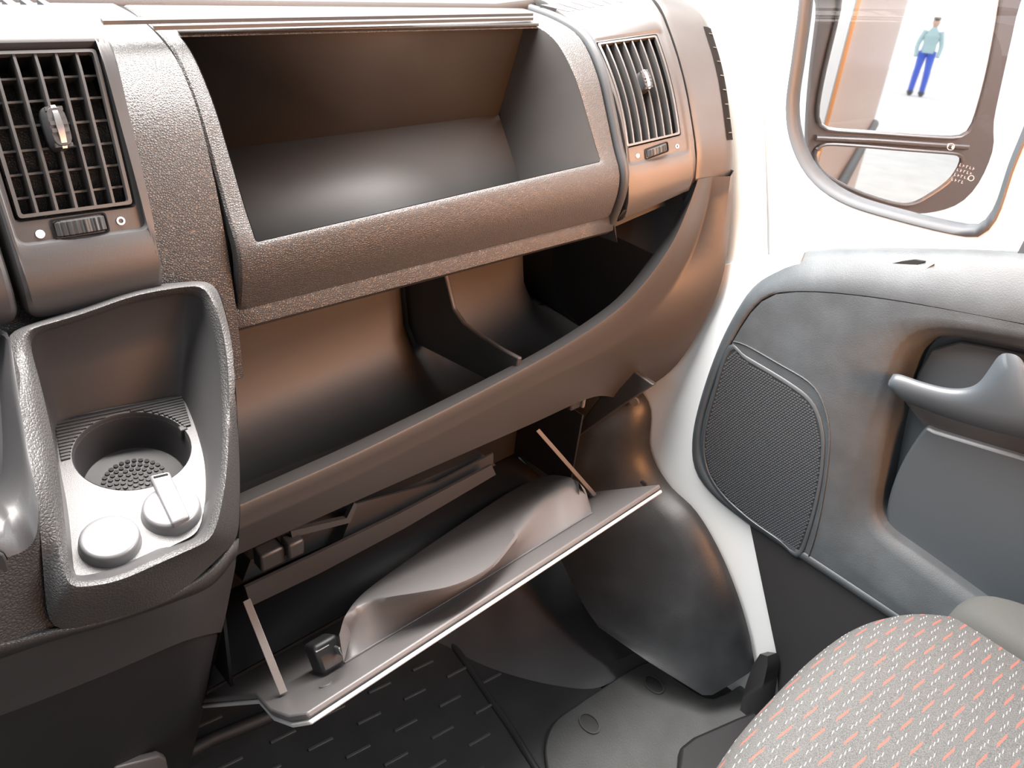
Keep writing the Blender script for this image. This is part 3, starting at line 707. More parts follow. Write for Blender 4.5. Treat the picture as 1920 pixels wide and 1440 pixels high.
# box
yb = .620
prism('box_rim', [aY(u, v, yb) for u, v in [(460, 1102), (470, 1137), (600, 1075), (760, 990), (930, 890), (922, 872), (740, 968), (600, 1036)]], (0, .004, 0), m_smooth, gb)
prism('box_top', [aY(u, v, .665) for u, v in [(455, 1090), (640, 1010), (930, 872), (905, 852), (700, 940), (470, 1050)]], (0, .12, -.01), m_dark, gb)
prism('box_top_edge', [aY(u, v, .645) for u, v in [(640, 1015), (668, 945), (820, 905), (925, 850), (925, 868), (760, 955)]], (0, .003, 0), m_smooth, gb)
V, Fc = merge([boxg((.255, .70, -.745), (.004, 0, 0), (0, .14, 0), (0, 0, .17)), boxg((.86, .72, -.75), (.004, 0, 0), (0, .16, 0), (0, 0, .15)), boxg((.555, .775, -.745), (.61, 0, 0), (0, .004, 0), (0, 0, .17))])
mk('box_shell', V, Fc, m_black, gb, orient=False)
prism('striker', [aY(u, v, .612) for u, v in [(545, 996), (650, 972), (664, 943), (670, 946), (657, 980), (548, 1008)]], (0, .006, 0), m_smooth, gb)
box('striker_box', aY(548, 1022, .612), (.020, 0, 0), (0, .02, 0), (0, 0, .022), m_dark, gb, bevel=.003)
box('striker_box', aY(505, 1040, .62), (.030, 0, 0), (0, .02, 0), (0, 0, .024), m_dark, gb, bevel=.003)

# ------------------------------------------------------------------ painted body pillar and trims on the right
def Xp(pts, x): return [aX(u, v, x) for u, v in pts]
struct(prism('trim_1', Xp([(1340, 500), (1500, 470), (1500, 1100), (1470, 1330), (1300, 1400), (1150, 1000), (1130, 700), (1250, 640)], 1.0), (.03, 0, 0), m_paint))
ap = [[aX(u, v, x) for u, v, x in r] for r in [[(1290, -60, 1.03), (1290, 300, 1.03), (1300, 560, 1.02)], [(1345, -60, 1.02), (1372, 300, 1.012), (1350, 545, 1.004)], [(1385, -60, 1.02), (1400, 300, 1.012), (1398, 515, 1.004)], [(1420, -60, 1.03), (1435, 300, 1.022), (1440, 520, 1.012)]]]
struct(loft('trim_2', ap, m_pillar, None, nu=20, nv=14))

# ------------------------------------------------------------------ passenger door
door = thing('passenger_door', (1.0, .15, -1.0), 'white painted van door with grey plastic trim, speaker grille and pull handle', 'door')
XW = 1.03
win = [(1522, -150), (1514, -40), (1508, 30), (1497, 110), (1486, 200), (1497, 268), (1530, 326), (1590, 368), (1690, 399), (1795, 423), (1832, 422), (1862, 388), (1890, 305), (1922, 225), (1960, 110), (1990, -40), (2010, -150)]
wn_ = spl([aX(u, v, XW) for u, v in win], 90, True); ctr = np.mean(wn_, 0)
outer_ = []
far = [aX(1405, -300, XW), aX(1405, 545, XW), np.array([XW, .30, -.375]), np.array([XW, -.62, -.33]), np.array([XW, -.62, .5]), np.array([XW, .60, .5])]
for p in wn_:                                      # outer frame outline: ray from the window centre to the frame polygon
    d = p - ctr; t = 1
    best = 99
    for i in range(len(far)):
        a, b = far[i], far[(i + 1) % len(far)]
        A_ = np.array([[d[1], -(b - a)[1]], [d[2], -(b - a)[2]]]);
        if abs(np.linalg.det(A_)) < 1e-9: continue
        s_, q_ = np.linalg.solve(A_, [(a - ctr)[1], (a - ctr)[2]])
        if s_ > 0 and -.001 <= q_ <= 1.001: best = min(best, s_)
    outer_.append(ctr + d * best)
def scl(L_, k, dx=0): return [ctr + (p - ctr) * k + np.array([dx, 0, 0]) for p in L_]
# the rear window (behind the quarter light) is left open: frame only reaches y = -0.02
fr_o = [np.array([p[0], max(p[1], .02), p[2]]) for p in outer_]
mk('door_frame', *grid([fr_o, [a * .5 + b * .5 for a, b in zip(fr_o, scl(wn_, 1.06))], scl(wn_, 1.06), scl(wn_, 1.045, .004)], True), m_paint, door, angle=50, thick=.004)

m_sealg = mat('grey_window_seal', (.040, .047, .054), .6)
mk('window_seal', *grid([scl(wn_, 1.062, -.001), scl(wn_, 1.05, -.005), scl(wn_, 1.015, -.004), scl(wn_, 1.0, .004), scl(wn_, 1.0, .02)], True), m_sealg, door, angle=70)
V = scl(wn_, 1.01, .012); n = len(V)
pane = mk('quarter_glass', V, [tuple(range(n))], m_glass, door, orient=False, thick=.003, angle=0)
for p_ in pane.data.polygons: p_.use_smooth = False
# etched marks on the pane
m_etch = mat('etched_mark', (.30, .24, .22), .7)
c_ = aX(1783, 275, XW + .011); disc('etched_ring', c_, (-1, 0, 0), .0042, .0002, m_etch, pane, inner=.82, orient=False)
for i, t in enumerate([(1778, 272, .0018, .0036), (1786, 276, .0022, .0032)]):
    box('etched_mark', aX(t[0], t[1], XW + .0108), (.0002, 0, 0), (0, t[2], .0004), (0, 0, t[3]), m_etch, pane)
for r in range(4):
    for k in range(5 - (r == 3)):
        u = 1800 - r * 5 + k * 6.2; v = 309 + r * 9 + k * 1.8
        hgt_ = .0034 - .0008 * ((k + r) % 2); q = aX(u, v, XW + .0108)
        box('etched_mark', q, (.0002, 0, 0), (0, .0006, 0), (0, 0, hgt_), m_etch, pane)
        box('etched_mark', q + np.array([0, -.0008, (k % 3 - 1) * .0012]), (.0002, 0, 0), (0, .0014, 0), (0, 0, .0005), m_etch, pane)
disc('etched_ring', aX(1821, 334, XW + .0108), (-1, 0, 0), .0034, .0002, m_etch, pane, inner=.75, orient=False)
# trim panel
XD = .985
def D(u, v, x=XD): return aX(u, v, x)
left_o = [(2100, 500), (1920, 478), (1700, 470), (1560, 470), (1490, 478), (1445, 503), (1398, 556), (1352, 640), (1316, 740), (1299, 820), (1304, 880), (1340, 930), (1410, 986), (1500, 1046), (1600, 1112), (1720, 1193), (1840, 1280), (1960, 1370)]
left_i = [(2110, 640), (1920, 607), (1700, 566), (1570, 549), (1490, 546), (1445, 553), (1408, 582), (1364, 655), (1331, 740), (1312, 820), (1320, 880), (1352, 925), (1418, 976), (1508, 1036), (1608, 1102), (1728, 1183), (1846, 1270), (1966, 1360)]
n1 = 90
lo_ = spl([aX(u, v, 1.012 if i < 6 else 1.0) for i, (u, v) in enumerate(left_o)], n1)
li_ = spl([D(u, v) for u, v in left_i], n1)
m1_ = [a * .45 + b * .55 + np.array([-.008, 0, 0]) for a, b in zip(lo_, li_)]
m2_ = [a * .12 + b * .88 + np.array([-.0035, 0, 0]) for a, b in zip(lo_, li_)]
mk('shoulder', *grid([[p + np.array([.02, 0, 0]) for p in lo_], lo_, [a * .8 + b * .2 + np.array([-.005, 0, 0]) for a, b in zip(lo_, li_)], m1_, m2_, li_, [p + np.array([.004, 0, 0]) + nrm(p - D(1700, 800)) * -.0012 for p in li_]]), m_door, door, angle=60)
# recess outline (closed beyond the frame)
rec = [(1790, 628), (1740, 626), (1712, 640), (1698, 672), (1680, 730), (1662, 800), (1648, 880), (1636, 950), (1640, 985), (1690, 1022), (1760, 1072), (1850, 1138), (1960, 1215), (2100, 1320), (2300, 1100), (2300, 760), (2060, 690), (1920, 655)]
rim_ = [(1790, 612), (1725, 612), (1690, 630), (1668, 670), (1646, 730), (1622, 800), (1596, 880), (1576, 960), (1580, 1020), (1640, 1085), (1720, 1150), (1800, 1210), (1900, 1285), (2060, 1400), (2350, 1150), (2350, 740), (2070, 655), (1920, 634)]
NR = 108
def smooth(A_, k=4):
    A_ = np.array(A_)
    for _ in range(k): A_ = (np.roll(A_, 1, 0) + 2 * A_ + np.roll(A_, -1, 0)) / 4
    return list(A_)
def fromM(i, P_): return P_
R_in = smooth(spl([D(u, v, 1.002) for u, v in rec], NR, True)); R_out = smooth(spl([D(u, v, XD) for u, v in rim_], NR, True))
# face: between groove line and the recess rim, ring to ring by angle
rc_ = np.mean(R_out, 0)
fo = [D(u, v, XD) + 0 for u, v in [(1920, 609), (1700, 568), (1570, 551), (1492, 548), (1447, 555), (1410, 584), (1366, 657), (1333, 740), (1314, 820), (1322, 880), (1353, 924), (1419, 975), (1509, 1035), (1609, 1101), (1729, 1182), (1847, 1269), (1967, 1359), (2150, 1500)]] + [np.array([XD, -.35, -.66]), np.array([XD, -.35, -.28]), np.array([XD, -.1, -.295])]
FO = spl(fo, 400, True)
def byang(L_, ang_):
    A_ = [math.atan2(p[2] - rc_[2], p[1] - rc_[1]) for p in L_]
    k = min(range(len(L_)), key=lambda i: abs((A_[i] - ang_ + math.pi) % (2 * math.pi) - math.pi)); return L_[k]
fo2 = [byang(FO, math.atan2(p[2] - rc_[2], p[1] - rc_[1])) for p in R_out]
mk('trim_face', *grid([[p + np.array([.006, 0, 0]) for p in fo2], fo2, [a * .5 + b * .5 for a, b in zip(fo2, R_out)], R_out, [a * .75 + b * .25 + np.array([-.0015 + .004 * 0, 0, 0]) + np.array([.0025, 0, 0]) for a, b in zip(R_out, R_in)], [a * .3 + b * .7 + np.array([-.002, 0, 0]) for a, b in zip(R_out, R_in)], R_in, [a + np.array([.006, 0, 0]) + (rc_ - a) * .012 for a in R_in], [a + np.array([.065, 0, 0]) + (rc_ - a) * .05 for a in R_in]], True), m_door, door, angle=60)
mk('recess_back', *grid([[(1.050, .36, -.30), (1.050, -.4, -.26)], [(1.050, .36, -.95), (1.050, -.4, -.95)]]), m_doorsm, door)
# upper cup and lower pocket panel inside the recess
prism('recess_panel', [D(u, v, 1.035) for u, v in [(1745, 655), (1720, 700), (1700, 760), (1860, 820), (2100, 900), (2100, 700), (1900, 660), (1800, 640)]], (.006, 0, 0), m_doorsm, door, bevel=.004)
prism('pocket_panel', spl([D(u, v, 1.020) for u, v in [(1735, 800), (1745, 806), (1850, 838), (1950, 868), (2200, 950), (2300, 1200), (2150, 1340), (1960, 1215), (1850, 1135), (1760, 1070), (1690, 1020), (1664, 985), (1662, 950), (1676, 900), (1700, 850)]], 60, True), (.02, 0, 0), m_doorsm, door, bevel=.004)
prism('recess_shadow', [D(u, v, 1.030) for u, v in [(1690, 745), (1735, 800), (1950, 868), (2200, 950), (2200, 800), (1900, 790)]], (.02, 0, 0), m_dark, door)  # dark sheet standing in for the shadow band below the handle
# pull handle
ht_ = [(1668, 702), (1688, 702), (1730, 716), (1776, 727), (1812, 727), (1836, 716), (1856, 690), (1872, 668), (1888, 662), (1912, 670), (1935, 700), (1990, 730)]
hf = [(1664, 716), (1684, 712), (1728, 726), (1776, 738), (1814, 740), (1846, 732), (1872, 712), (1890, 694), (1904, 690), (1922, 696), (1942, 720), (1996, 750)]
hm = [(1666, 724), (1684, 732), (1728, 744), (1776, 758), (1820, 766), (1856, 772), (1884, 776), (1906, 778), (1925, 780), (1940, 782), (1958, 786), (2000, 800)]
hl = [(1672, 730), (1692, 750), (1734, 768), (1784, 786), (1830, 800), (1866, 810), (1892, 816), (1910, 820), (1928, 824), (1944, 828), (1960, 832), (2000, 846)]
hx = lambda x: (lambda L_: spl([D(u, v, x) for u, v in L_], 50))
rows = [hx(.985)(ht_), hx(.974)(ht_), hx(.968)(hf), hx(.968)(hm), hx(.976)(hl), hx(.996)(hl)]
rows = [[r[0] * .5 + rows[3][0] * .5 if j == 0 else p for j, p in enumerate(r)] for r in rows]
V, Fc = grid(rows, False, True)
mk('pull_handle', V, Fc, m_doorsm, door, angle=75, label='curved grey pull handle')
box('handle_mount', D(1935, 760, .99), (.03, 0, 0), (0, .03, 0), (0, 0, .05), m_doorsm, door, bevel=.006)
# speaker grille
gr = [(1366, 648), (1400, 668), (1480, 716), (1524, 752), (1543, 800), (1546, 850), (1538, 920), (1518, 1000), (1497, 1045), (1460, 1018), (1400, 975), (1350, 928), (1322, 880), (1316, 820), (1334, 740)]
GX = XD - .0012
gp = spl([D(u, v, GX) for u, v in gr], 90, True); gc = np.mean(gp, 0)
grille = mk('speaker_grille', *grid([gp, [p + (gc - p) * .01 + np.array([-.0012, 0, 0]) for p in gp], [p + (gc - p) * .045 + np.array([-.0012, 0, 0]) for p in gp], [p + (gc - p) * .055 + np.array([.0003, 0, 0]) for p in gp]], True), m_doorsm, door, angle=50)
gi = [p + (gc - p) * .05 for p in gp]
mk('grille_back', [p + np.array([.0002, 0, 0]) for p in gi], [tuple(range(len(gi)))], m_dark, grille)
# grille bosses: hexagonal pips in staggered rows
def inside(y, z, poly):
    c = False; j = len(poly) - 1
    for i in range(len(poly)):
        yi, zi, yj, zj = poly[i][1], poly[i][2], poly[j][1], poly[j][2]
        if (zi > z) != (zj > z) and y < (yj - yi) * (z - zi) / (zj - zi) + yi: c = not c
        j = i
    return c
gi2 = [p + (gc - p) * .07 for p in gp]
ys_ = [p[1] for p in gi2]; zs_ = [p[2] for p in gi2]; parts = []
sp_ = .0043; k = 0; z = min(zs_)
while z < max(zs_):
    y = min(ys_) + (sp_ / 2 if k % 2 else 0)
    while y < max(ys_):
        if inside(y, z, gi2):
            hx_ = [(y + .0017 * math.cos(t) , z + .00135 * math.sin(t)) for t in [math.pi / 3 * q for q in range(6)]]
            V = [np.array([GX - .0010, a_, b_]) for a_, b_ in hx_] + [np.array([GX + .0005, y + (a_ - y) * 1.25, z + (b_ - z) * 1.25]) for a_, b_ in hx_]
            parts.append((V, [tuple(range(6))[::-1]] + [(q, (q + 1) % 6, 6 + (q + 1) % 6, 6 + q) for q in range(6)]))
        y += sp_
    z += sp_ * .86; k += 1
V, Fc = merge(parts); mk('grille_pips', V, Fc, m_doorsm, grille, orient=False, kind='stuff', angle=20)
gb_ = spl([D(u, v, XD - .001) for u, v in [(1375, 640), (1400, 648), (1460, 682), (1515, 715), (1540, 748), (1554, 800), (1553, 860), (1542, 940), (1528, 1005), (1516, 1042)]], 40)
tube('grille_border', gb_, .0011, m_door, door, n=6)
# lower door skin
prism('lower_door', Xp([(1405, 980), (1456, 1226), (1464, 1420), (1600, 1600), (2300, 1600), (2300, 1300), (1840, 1240), (1700, 1150)], .992), (.03, 0, 0), m_dark, door)
# lock knob recess and wedge on the window ledge
lk = [(1640, 506), (1664, 496), (1690, 490), (1714, 487), (1734, 490), (1720, 496), (1700, 496), (1686, 498), (1670, 503)]
prism('lock_recess', [aX(u, v, 1.0) for u, v in lk], (.004, 0, 0), m_black, door)
prism('lock_knob', [aX(u, v, .998) for u, v in [(1722, 512), (1716, 507), (1744, 490), (1750, 495)]], (.004, 0, 0), m_pillar, door)
prism('window_corner_seal', [aX(u, v, 1.02) for u, v in [(1902, 485), (1925, 440), (2000, 440), (2000, 500), (1925, 489)]], (.01, 0, 0), m_sealg, door)

# ------------------------------------------------------------------ wing mirror outside
mir = thing('wing_mirror', (1.25, .50, -.3), 'dark framed exterior wing mirror with a tall upper and a low wide-angle glass', 'mirror')
mn = nrm((-.57, -.82, 0.035)); mp_ = np.array((1.25, .485, -.15))
def MP(u, v, h=0): return aP(u, v, mp_ + mn * h, mn)
hs = [(1552, -120), (1538, 20), (1524, 130), (1516, 230), (1518, 300), (1545, 345), (1620, 380), (1700, 400), (1760, 396), (1806, 378), (1838, 340), (1856, 300), (1866, 266), (1862, 236), (1884, 130), (1908, 20), (1930, -120)]
Hs = smooth(spl([MP(u, v) for u, v in hs], 80, True), 1); hc = np.mean(Hs, 0)
m_mhouse = mat('mirror_housing', (.06, .05, .047), .3)
up = [(1590, -110), (1577, 0), (1556, 90), (1540, 160), (1531, 222), (1536, 238), (1552, 243), (1640, 249), (1740, 256), (1800, 258), (1820, 248), (1832, 215), (1850, 150), (1868, 60), (1880, -20), (1890, -110)]
lwp = [(1530, 280), (1545, 270), (1600, 272), (1700, 280), (1790, 287), (1805, 292), (1803, 306), (1785, 335), (1750, 362), (1700, 384), (1620, 364), (1552, 330), (1528, 300)]
for nm, g, sm in (('upper_glass', up, 1), ('lower_glass', lwp, 1)):
    P = smooth(spl([MP(u, v, .002) for u, v in g], 64, True), sm); prism(nm, P, -mn * .003, m_mirror, mir, angle=30)
    tube('glass_bezel', [p + mn * .001 for p in P] + [P[0]], .0030, m_mhouse, mir, n=8)
mk('housing', *grid([[p + (hc - p) * .02 for p in Hs], Hs, [p - mn * .01 for p in Hs], [p - mn * .05 + (hc - p) * .15 for p in Hs], [p - mn * .075 + (hc - p) * .5 for p in Hs]], True), m_mhouse, mir, angle=60, orient=False)
n = len(Hs); mk('housing_face', [p + (hc - p) * .02 for p in Hs], [tuple(range(n))], m_mhouse, mir)
tube('cross_bar', [MP(1530, 258, .003), MP(1640, 263, .004), MP(1740, 270, .004), MP(1815, 275, .003)], .0045, m_mhouse, mir)

# ------------------------------------------------------------------ kick panel
kick = thing('kick_panel', (.92, .45, -1.1), 'scuffed black moulded kick panel beside the white pillar', 'panel')
kr = [(1150, 700, .975), (1204, 765, .975), (1206, 850, .972), (1240, 915, .97), (1290, 965, .968), (1330, 1030, .966), (1365, 1110, .965), (1390, 1190, .965), (1404, 1262, .965)]
kg = [(1090, 740, .93), (1130, 800, .93), (1150, 870, .93), (1180, 960, .925), (1215, 1030, .92), (1250, 1100, .915), (1280, 1170, .91), (1300, 1240, .905), (1326, 1309, .90)]
kl = [(1010, 780, .90), (1050, 850, .89), (1075, 930, .885), (1085, 1000, .88), (1110, 1060, .875), (1140, 1110, .87), (1165, 1160, .865), (1190, 1205, .86), (1216, 1241, .855)]
rows = [spl([aX(*q) for q in L_], 40) for L_ in (kr, kg, kl)]
re = [p + np.array([.02, 0, 0]) for p in rows[0]]
ll = [p + np.array([-.01, .10, 0]) for p in rows[2]]
mk('kick_shell', *grid([re, rows[0], [a * .6 + b * .4 + np.array([-.004, 0, 0]) for a, b in zip(rows[0], rows[1])], [a * .12 + b * .88 for a, b in zip(rows[0], rows[1])], [a * .92 + b * .08 for a, b in zip(rows[1], rows[2])], [a * .5 + b * .5 for a, b in zip(rows[1], rows[2])], rows[2], ll]), m_kick, kick, angle=60)
q = aX(1361, 1201, .955); disc('screw', q, (-1, -.2, .1), .007, .004, m_screw, kick)
q = aX(1206, 908, .955); disc('screw', q, (-1, -.3, .1), .007, .003, m_dark, kick)
disc('screw_boss', aX(1190, 752, .96), (-1, -.3, 0), .008, .004, m_lid, kick)
sill = thing('sill_cover', (.96, .28, -1.1), 'dark grey rounded sill cover between the pillar foot and the seat', 'trim')
srow = [[aX(u, v, x) for u, v, x in r] for r in [[(1440, 1222, .985), (1458, 1226, .985), (1460, 1250, .985), (1448, 1340, .985), (1440, 1420, .985)], [(1425, 1226, .965), (1440, 1232, .962), (1436, 1262, .958), (1420, 1330, .955), (1400, 1420, .955)], [(1412, 1246, .972), (1404, 1268, .965), (1394, 1300, .958), (1385, 1345, .955), (1370, 1420, .955)]]]
mk('sill_shell', *grid([spl(r, 16) for r in [srow[0], srow[1], srow[2], [p + np.array([.03, 0, 0]) for p in srow[2]]]]), m_dark, sill, angle=80)

# ------------------------------------------------------------------ footwell floor pieces
zf = -1.12
toe = thing('toe_board', (.7, .8, -1.1), 'smooth grey sloping wheel arch cover at the front of the footwell', 'panel')
tb = [aZ(u, v, zf + .004) for u, v in [(640, 1120), (740, 1170), (830, 1208), (890, 1240), (960, 1266), (1040, 1285), (1112, 1291), (1165, 1270), (1217, 1240)]]
tb = spl(tb, 40); top = [aY(u, v, y) for u, v, y in [(700, 880, .95), (760, 880, .95), (830, 870, .95), (890, 870, .93), (960, 860, .92), (1010, 850, .90), (1050, 870, .88), (1070, 930, .80), (1085, 1000, .70)]]
top = spl(top, 40)
mk('toe_shell', *grid([[p + np.array([0, .0, -.02]) for p in tb], tb, [a * .93 + b * .07 + np.array([0, 0, .010]) for a, b in zip(tb, top)], [a * .6 + b * .4 + np.array([0, .02, -.02]) for a, b in zip(tb, top)], top]), m_toe, toe, angle=35)
cov = thing('floor_cover', (.8, .4, zf), 'grey rubber floor cover with two oval cut-outs beside the kick panel', 'mat')
cp = [aZ(u, v, zf + .014) for u, v in [(1217, 1240), (1270, 1275), (1325, 1308), (1360, 1300), (1400, 1280), (1430, 1300), (1420, 1400), (1380, 1520), (1100, 1560), (1040, 1500), (1026, 1440), (1022, 1395), (1040, 1352), (1080, 1322), (1120, 1295)]]
prism('cover_sheet', spl(cp, 80, True), (0, 0, -.016), m_mat, cov, bevel=.003)
for (u, v), (du, dv) in (((1105, 1357), (26, 18)), ((1226, 1284), (24, 18))):
    c0 = aZ(u, v, zf + .0145); e1_ = nrm(aZ(u + 10, v + 12, zf + .0145) - c0)
    disc('oval_cutout', c0, (0, 0, 1), .0185, .0003, m_dark, cov, e=e1_, ry=.0135)
    disc('oval_ring', c0, (0, 0, 1), .0205, .0022, m_mat, cov, e=e1_, ry=.0150, inner=.86)
prism('seat_base_edge', [aZ(u, v, zf + .03) for u, v in [(1275, 1400), (1300, 1380), (1380, 1345), (1500, 1300), (1600, 1500), (1290, 1500), (1272, 1440)]], (0, 0, -.03), m_black, cov, bevel=.006, label='black step at the seat base')
fm = thing('floor_mat', (.5, .7, zf), 'dark ribbed rubber floor mat on the left of the footwell', 'mat')
prism('mat_sheet', [np.array([x, y, zf + .004]) for x, y in [(.10, .40), (.80, .40), (.84, .62), (.80, 1.0), (.10, 1.05)]], (0, 0, -.01), m_rubber, fm)
a_, b_ = aZ(672, 1413, zf), aZ(721, 1387, zf); ru = b_ - a_
o_ = aZ(672, 1413, zf); s1 = aZ(743, 1427, zf) - o_; s2 = aZ(761, 1364, zf) - o_
for i in range(-7, 9):
    for j in range(-6, 7):
        c0 = o_ + s1 * i + s2 * j; pu = proj(c0)
        if 330 < pu[0] < 940 and 1190 < pu[1] < 1490 and pu[0] < 640 + (pu[1] - 1190) * 1.6 + 150:
            box('rib', c0 + np.array([0, 0, .0055]), ru * .9, nrm(np.cross(ru, (0, 0, 1))) * .005, (0, 0, .0035), m_mat, fm, bevel=.001)
tube('mat_border', [aZ(850, 1210, zf + .004), aZ(905, 1290, zf + .004), aZ(960, 1370, zf + .004), aZ(1010, 1450, zf + .004)], .006, m_rubber, fm)
tube('mat_border', [aZ(300, 1440, zf + .03), aZ(400, 1385, zf + .03), aZ(500, 1345, zf + .03), aZ(560, 1320, zf + .03)], .010, m_rubber, fm)

# ------------------------------------------------------------------ passenger seat
seat = thing('passenger_seat', (.75, -.1, -1.1), 'grey fabric passenger seat cushion with rows of white and red woven dashes', 'seat')
def fabric():
    m = mat('dashed_fabric', (.16, .155, .15), .9, .4, 900, dist=.0006)
    nt = m.node_tree; n = nt.nodes; L = nt.links; b = n['Principled BSDF']
    tc = n.new('ShaderNodeTexCoord'); sep = n.new('ShaderNodeSeparateXYZ')
    mp = n.new('ShaderNodeMapping'); mp.inputs['Rotation'].default_value = (0, 0, FANG)
    L.new(tc.outputs['Object'], mp.inputs[0]); L.new(mp.outputs[0], sep.inputs[0])
    def mth(op, a, bb=None, c=None):
        q = n.new('ShaderNodeMath'); q.operation = op
        for i, x in enumerate((a, bb, c)):
            if x is None: continue
            if isinstance(x, (int, float)): q.inputs[i].default_value = x
            else: L.new(x, q.inputs[i])
        return q.outputs[0]
    X, Y = sep.outputs[0], sep.outputs[1]
    S_ = mth('ADD', mth('MULTIPLY', X, float(FI[0][0])), mth('MULTIPLY', Y, float(FI[0][1])))
    T_ = mth('ADD', mth('MULTIPLY', X, float(FI[1][0])), mth('MULTIPLY', Y, float(FI[1][1])))
    fs = mth('SUBTRACT', mth('FRACT', S_), .5); ft = mth('SUBTRACT', mth('FRACT', T_), .5)
    r3 = mth('FRACT', mth('DIVIDE', mth('FLOOR', T_), 3.0))
    isred = mth('GREATER_THAN', r3, .6)
    dt = mth('MULTIPLY', ft, FBP)
    dcell = mth('MULTIPLY', mth('SUBTRACT', mth('FRACT', mth('ADD', mth('DIVIDE', fs, .18), .5)), .5), .18 * FAL)
    dist_ = mth('SQRT', mth('ADD', mth('MULTIPLY', dt, dt), mth('MULTIPLY', dcell, dcell)))
    grpm = mth('LESS_THAN', mth('ABSOLUTE', fs), .27)
    dot = mth('MULTIPLY', mth('LESS_THAN', dist_, .00095), grpm)
    wmask = mth('MULTIPLY', dot, mth('SUBTRACT', 1.0, isred))
    rmask = mth('MULTIPLY', mth('MULTIPLY', mth('MULTIPLY', mth('LESS_THAN', mth('ABSOLUTE', dt), .0011), grpm), isred), mth('ADD', .55, mth('MULTIPLY', .45, mth('LESS_THAN', dist_, .0013))))
    noise = n.new('ShaderNodeTexNoise'); noise.inputs['Scale'].default_value = 900; L.new(tc.outputs['Object'], noise.inputs[0])
    cr = n.new('ShaderNodeValToRGB'); cr.color_ramp.elements[0].color = (.028, .028, .028, 1); cr.color_ramp.elements[1].color = (.080, .080, .078, 1)
    cr.color_ramp.elements[0].position = .3; cr.color_ramp.elements[1].position = .7; L.new(noise.outputs['Fac'], cr.inputs[0])
    m1 = n.new('ShaderNodeMixRGB'); L.new(wmask, m1.inputs[0]); L.new(cr.outputs[0], m1.inputs[1]); m1.inputs[2].default_value = (.42, .42, .41, 1)
    m2 = n.new('ShaderNodeMixRGB'); L.new(rmask, m2.inputs[0]); L.new(m1.outputs[0], m2.inputs[1]); m2.inputs[2].default_value = (.36, .055, .035, 1)
    L.new(m2.outputs[0], b.inputs['Base Color']); return m
zs = -.645
q0 = aZ(1640, 1280, zs); va = aZ(1640 + 40.5, 1280 - 30, zs) - q0; vb_ = aZ(1640 - 9.2, 1280 + 24.4, zs) - q0
FI = np.linalg.inv(np.array([[va[0], vb_[0]], [va[1], vb_[1]]])); FAL = float(np.linalg.norm(va)); FBP = float(abs(np.cross(va[:2], vb_[:2])) / FAL); print('fabric', FAL, FBP)
FANG = 0.0
m_fabric = fabric(); m_plainf = mat('plain_fabric', (.045, .047, .045), .95, .5, 1200, dist=.0006)
def cushion(name, x0, x1, y0, y1, ztop, th, dome, rnd, mt, parent, NX=40, NY=36):
    rows = []
    for j in range(NY + 1):
        v = -1 + 2 * j / NY; r = []
        for i in range(NX + 1):
            u = -1 + 2 * i / NX
            # map the square to a rounded superellipse footprint
            k = max(abs(u), abs(v)); ang_ = math.atan2(v, u)
            rr3 = (abs(math.cos(ang_)) ** rnd + abs(math.sin(ang_)) ** rnd) ** (-1 / rnd)
            X = (x0 + x1) / 2 + (x1 - x0) / 2 * math.cos(ang_) * rr3 * (math.sin(min(1, k * 1.0) * math.pi / 2) ** .9 if k > 0 else 0)
            Y = (y0 + y1) / 2 + (y1 - y0) / 2 * math.sin(ang_) * rr3 * (math.sin(min(1, k * 1.0) * math.pi / 2) ** .9 if k > 0 else 0)
            Z = ztop + dome * (1 - k * k) - th * (1 - math.sqrt(max(0, 1 - max(0, (k - .35) / .65) ** 3.2)))
            r.append(np.array([X, Y, Z]))
        rows.append(r)
    V, Fc = grid(rows)
    # skirt straight down
    return mk(name, V, Fc, mt, parent, angle=80)
cushion('cushion', .35, .97, -.45, .170, -.665, .13, .02, 3.0, m_fabric, seat)
cushion('side_bolster', .86, .972, -.42, .085, -.640, .10, .01, 3.0, m_plainf, seat)
box('seat_base', (.76, -.12, -.98), (.42, 0, 0), (0, .44, 0), (0, 0, .28), m_black, seat, bevel=.02)

# ------------------------------------------------------------------ what the mirror and the window show
struct(prism('trim_3', [np.array([1.09, y, z]) for y, z in [(-.65, -1.3), (-.65, .9), (-4.6, .9), (-4.6, -1.3)]], (-.02, 0, 0), m_vanbody))
prism('door_skin', [np.array([1.09, y, z]) for y, z in [(.55, -1.3), (.62, -.50), (-.62, -.43), (-.62, -1.3)]], (-.012, 0, 0), m_vanbody, door)
struct(tube('trim_4', [(1.10, -.7, -.75), (1.10, -4.5, -.75)], .03, m_dark))
tube('outer_handle', [(1.12, -.52, -.56), (1.13, -.40, -.57), (1.12, -.30, -.58)], .012, m_dark, door)
bld = thing('orange_building', (7, -4, -1.7), 'long orange building standing to the right of the van', 'building')
box('facade', (6, -4.2, .8), (.3, 0, 0), (0, 10.5, 0), (0, 0, 5.0), m_orange, bld)
b2 = thing('parked_van', (3.2, -9, -1.7), 'distant pale van seen in the wing mirror', 'van')
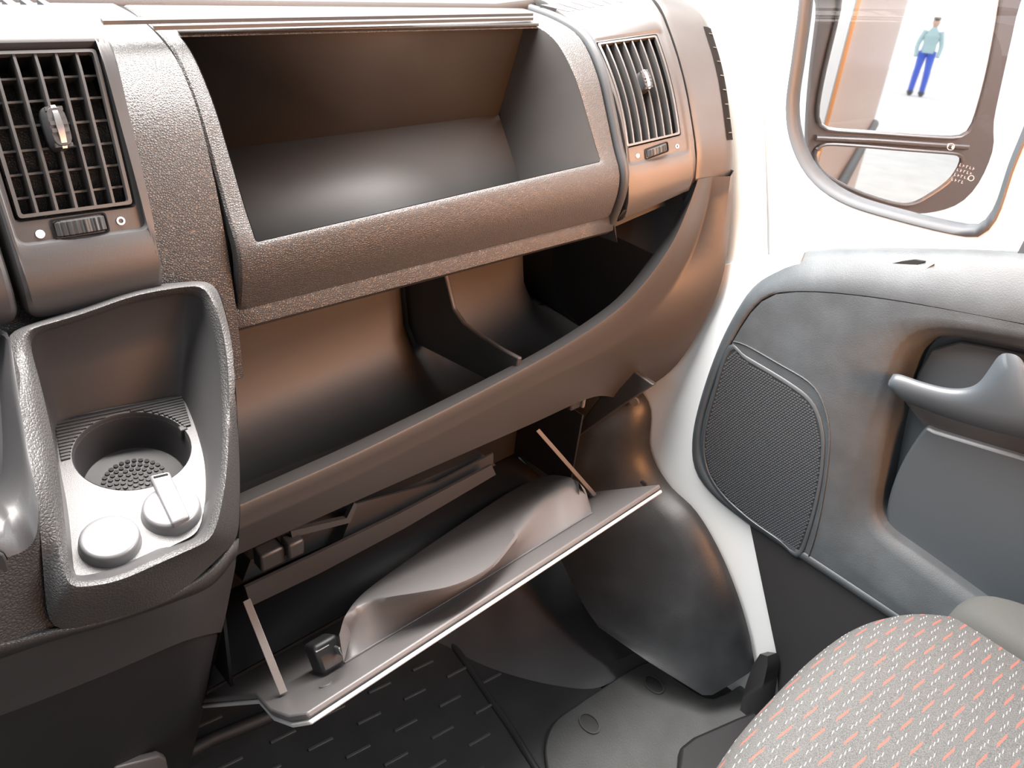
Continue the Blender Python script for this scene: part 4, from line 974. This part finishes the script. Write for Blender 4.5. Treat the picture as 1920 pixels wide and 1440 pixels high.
box('body', (3.4, -11, -.6), (2, 0, 0), (0, 4.5, 0), (0, 0, 2.1), m_paint, b2, bevel=.2)
struct(box('wall_footwell', (1.055, .86, -.68), (.04, 0, 0), (0, .55, 0), (0, 0, .9), m_black))

# a person far behind the van, seen only in the mirror
per = thing('person', (1.36, -20.5, -1.70), 'person in a pale jacket and blue trousers standing far off in the mirror', 'person')
m_blue = mat('blue_cloth', (.03, .09, .55), .8); m_jack = mat('pale_jacket', (.35, .50, .52), .8); m_trou = mat('dark_boots', (.03, .035, .04), .9); m_skin = mat('skin_tone', (.55, .33, .24), .6); m_hair = mat('dark_hair', (.03, .02, .015), .8)
B_ = [(0, 0, .95), (0, 0, 1.15), (0, 0, 1.38), (0, 0, 1.50), (0, 0, 1.60), (0, .02, 1.70), (-.16, 0, 1.42), (-.25, 0, 1.12), (-.23, .10, .86), (.16, 0, 1.42), (.25, 0, 1.12), (.24, .08, .88), (-.09, 0, .98), (-.11, .02, .48), (-.12, 0, .08), (-.12, .14, .04), (.09, 0, .98), (.12, .05, .48), (.13, -.02, .08), (.13, .12, .04)]
def limb(name, idx, rad, mt, parent=per):
    P = [np.array(B_[i]) + np.array((1.36, -20.5, -1.70)) for i in idx]
    P2 = spl(P, 4 * len(P)); R2 = np.interp(np.linspace(0, 1, len(P2)), np.linspace(0, 1, len(rad)), rad)
    return tube(name, P2, list(R2), mt, parent, n=12, rb=list(R2 * .85))
limb('body', [3, 4, 5], [.055, .10, .06], m_skin)
limb('jacket', [0, 1, 2, 3], [.19, .17, .21, .06], m_jack)
limb('sleeve', [6, 7, 8], [.075, .06, .05], m_jack); limb('sleeve', [9, 10, 11], [.075, .06, .05], m_jack)
limb('trouser_leg', [12, 13, 14], [.12, .085, .07], m_blue); limb('trouser_leg', [16, 17, 18], [.12, .085, .07], m_blue)
limb('shoe', [14, 15], [.075, .05], m_trou); limb('shoe', [18, 19], [.075, .05], m_trou)
limb('hair', [4, 5], [.06, .098], m_hair)
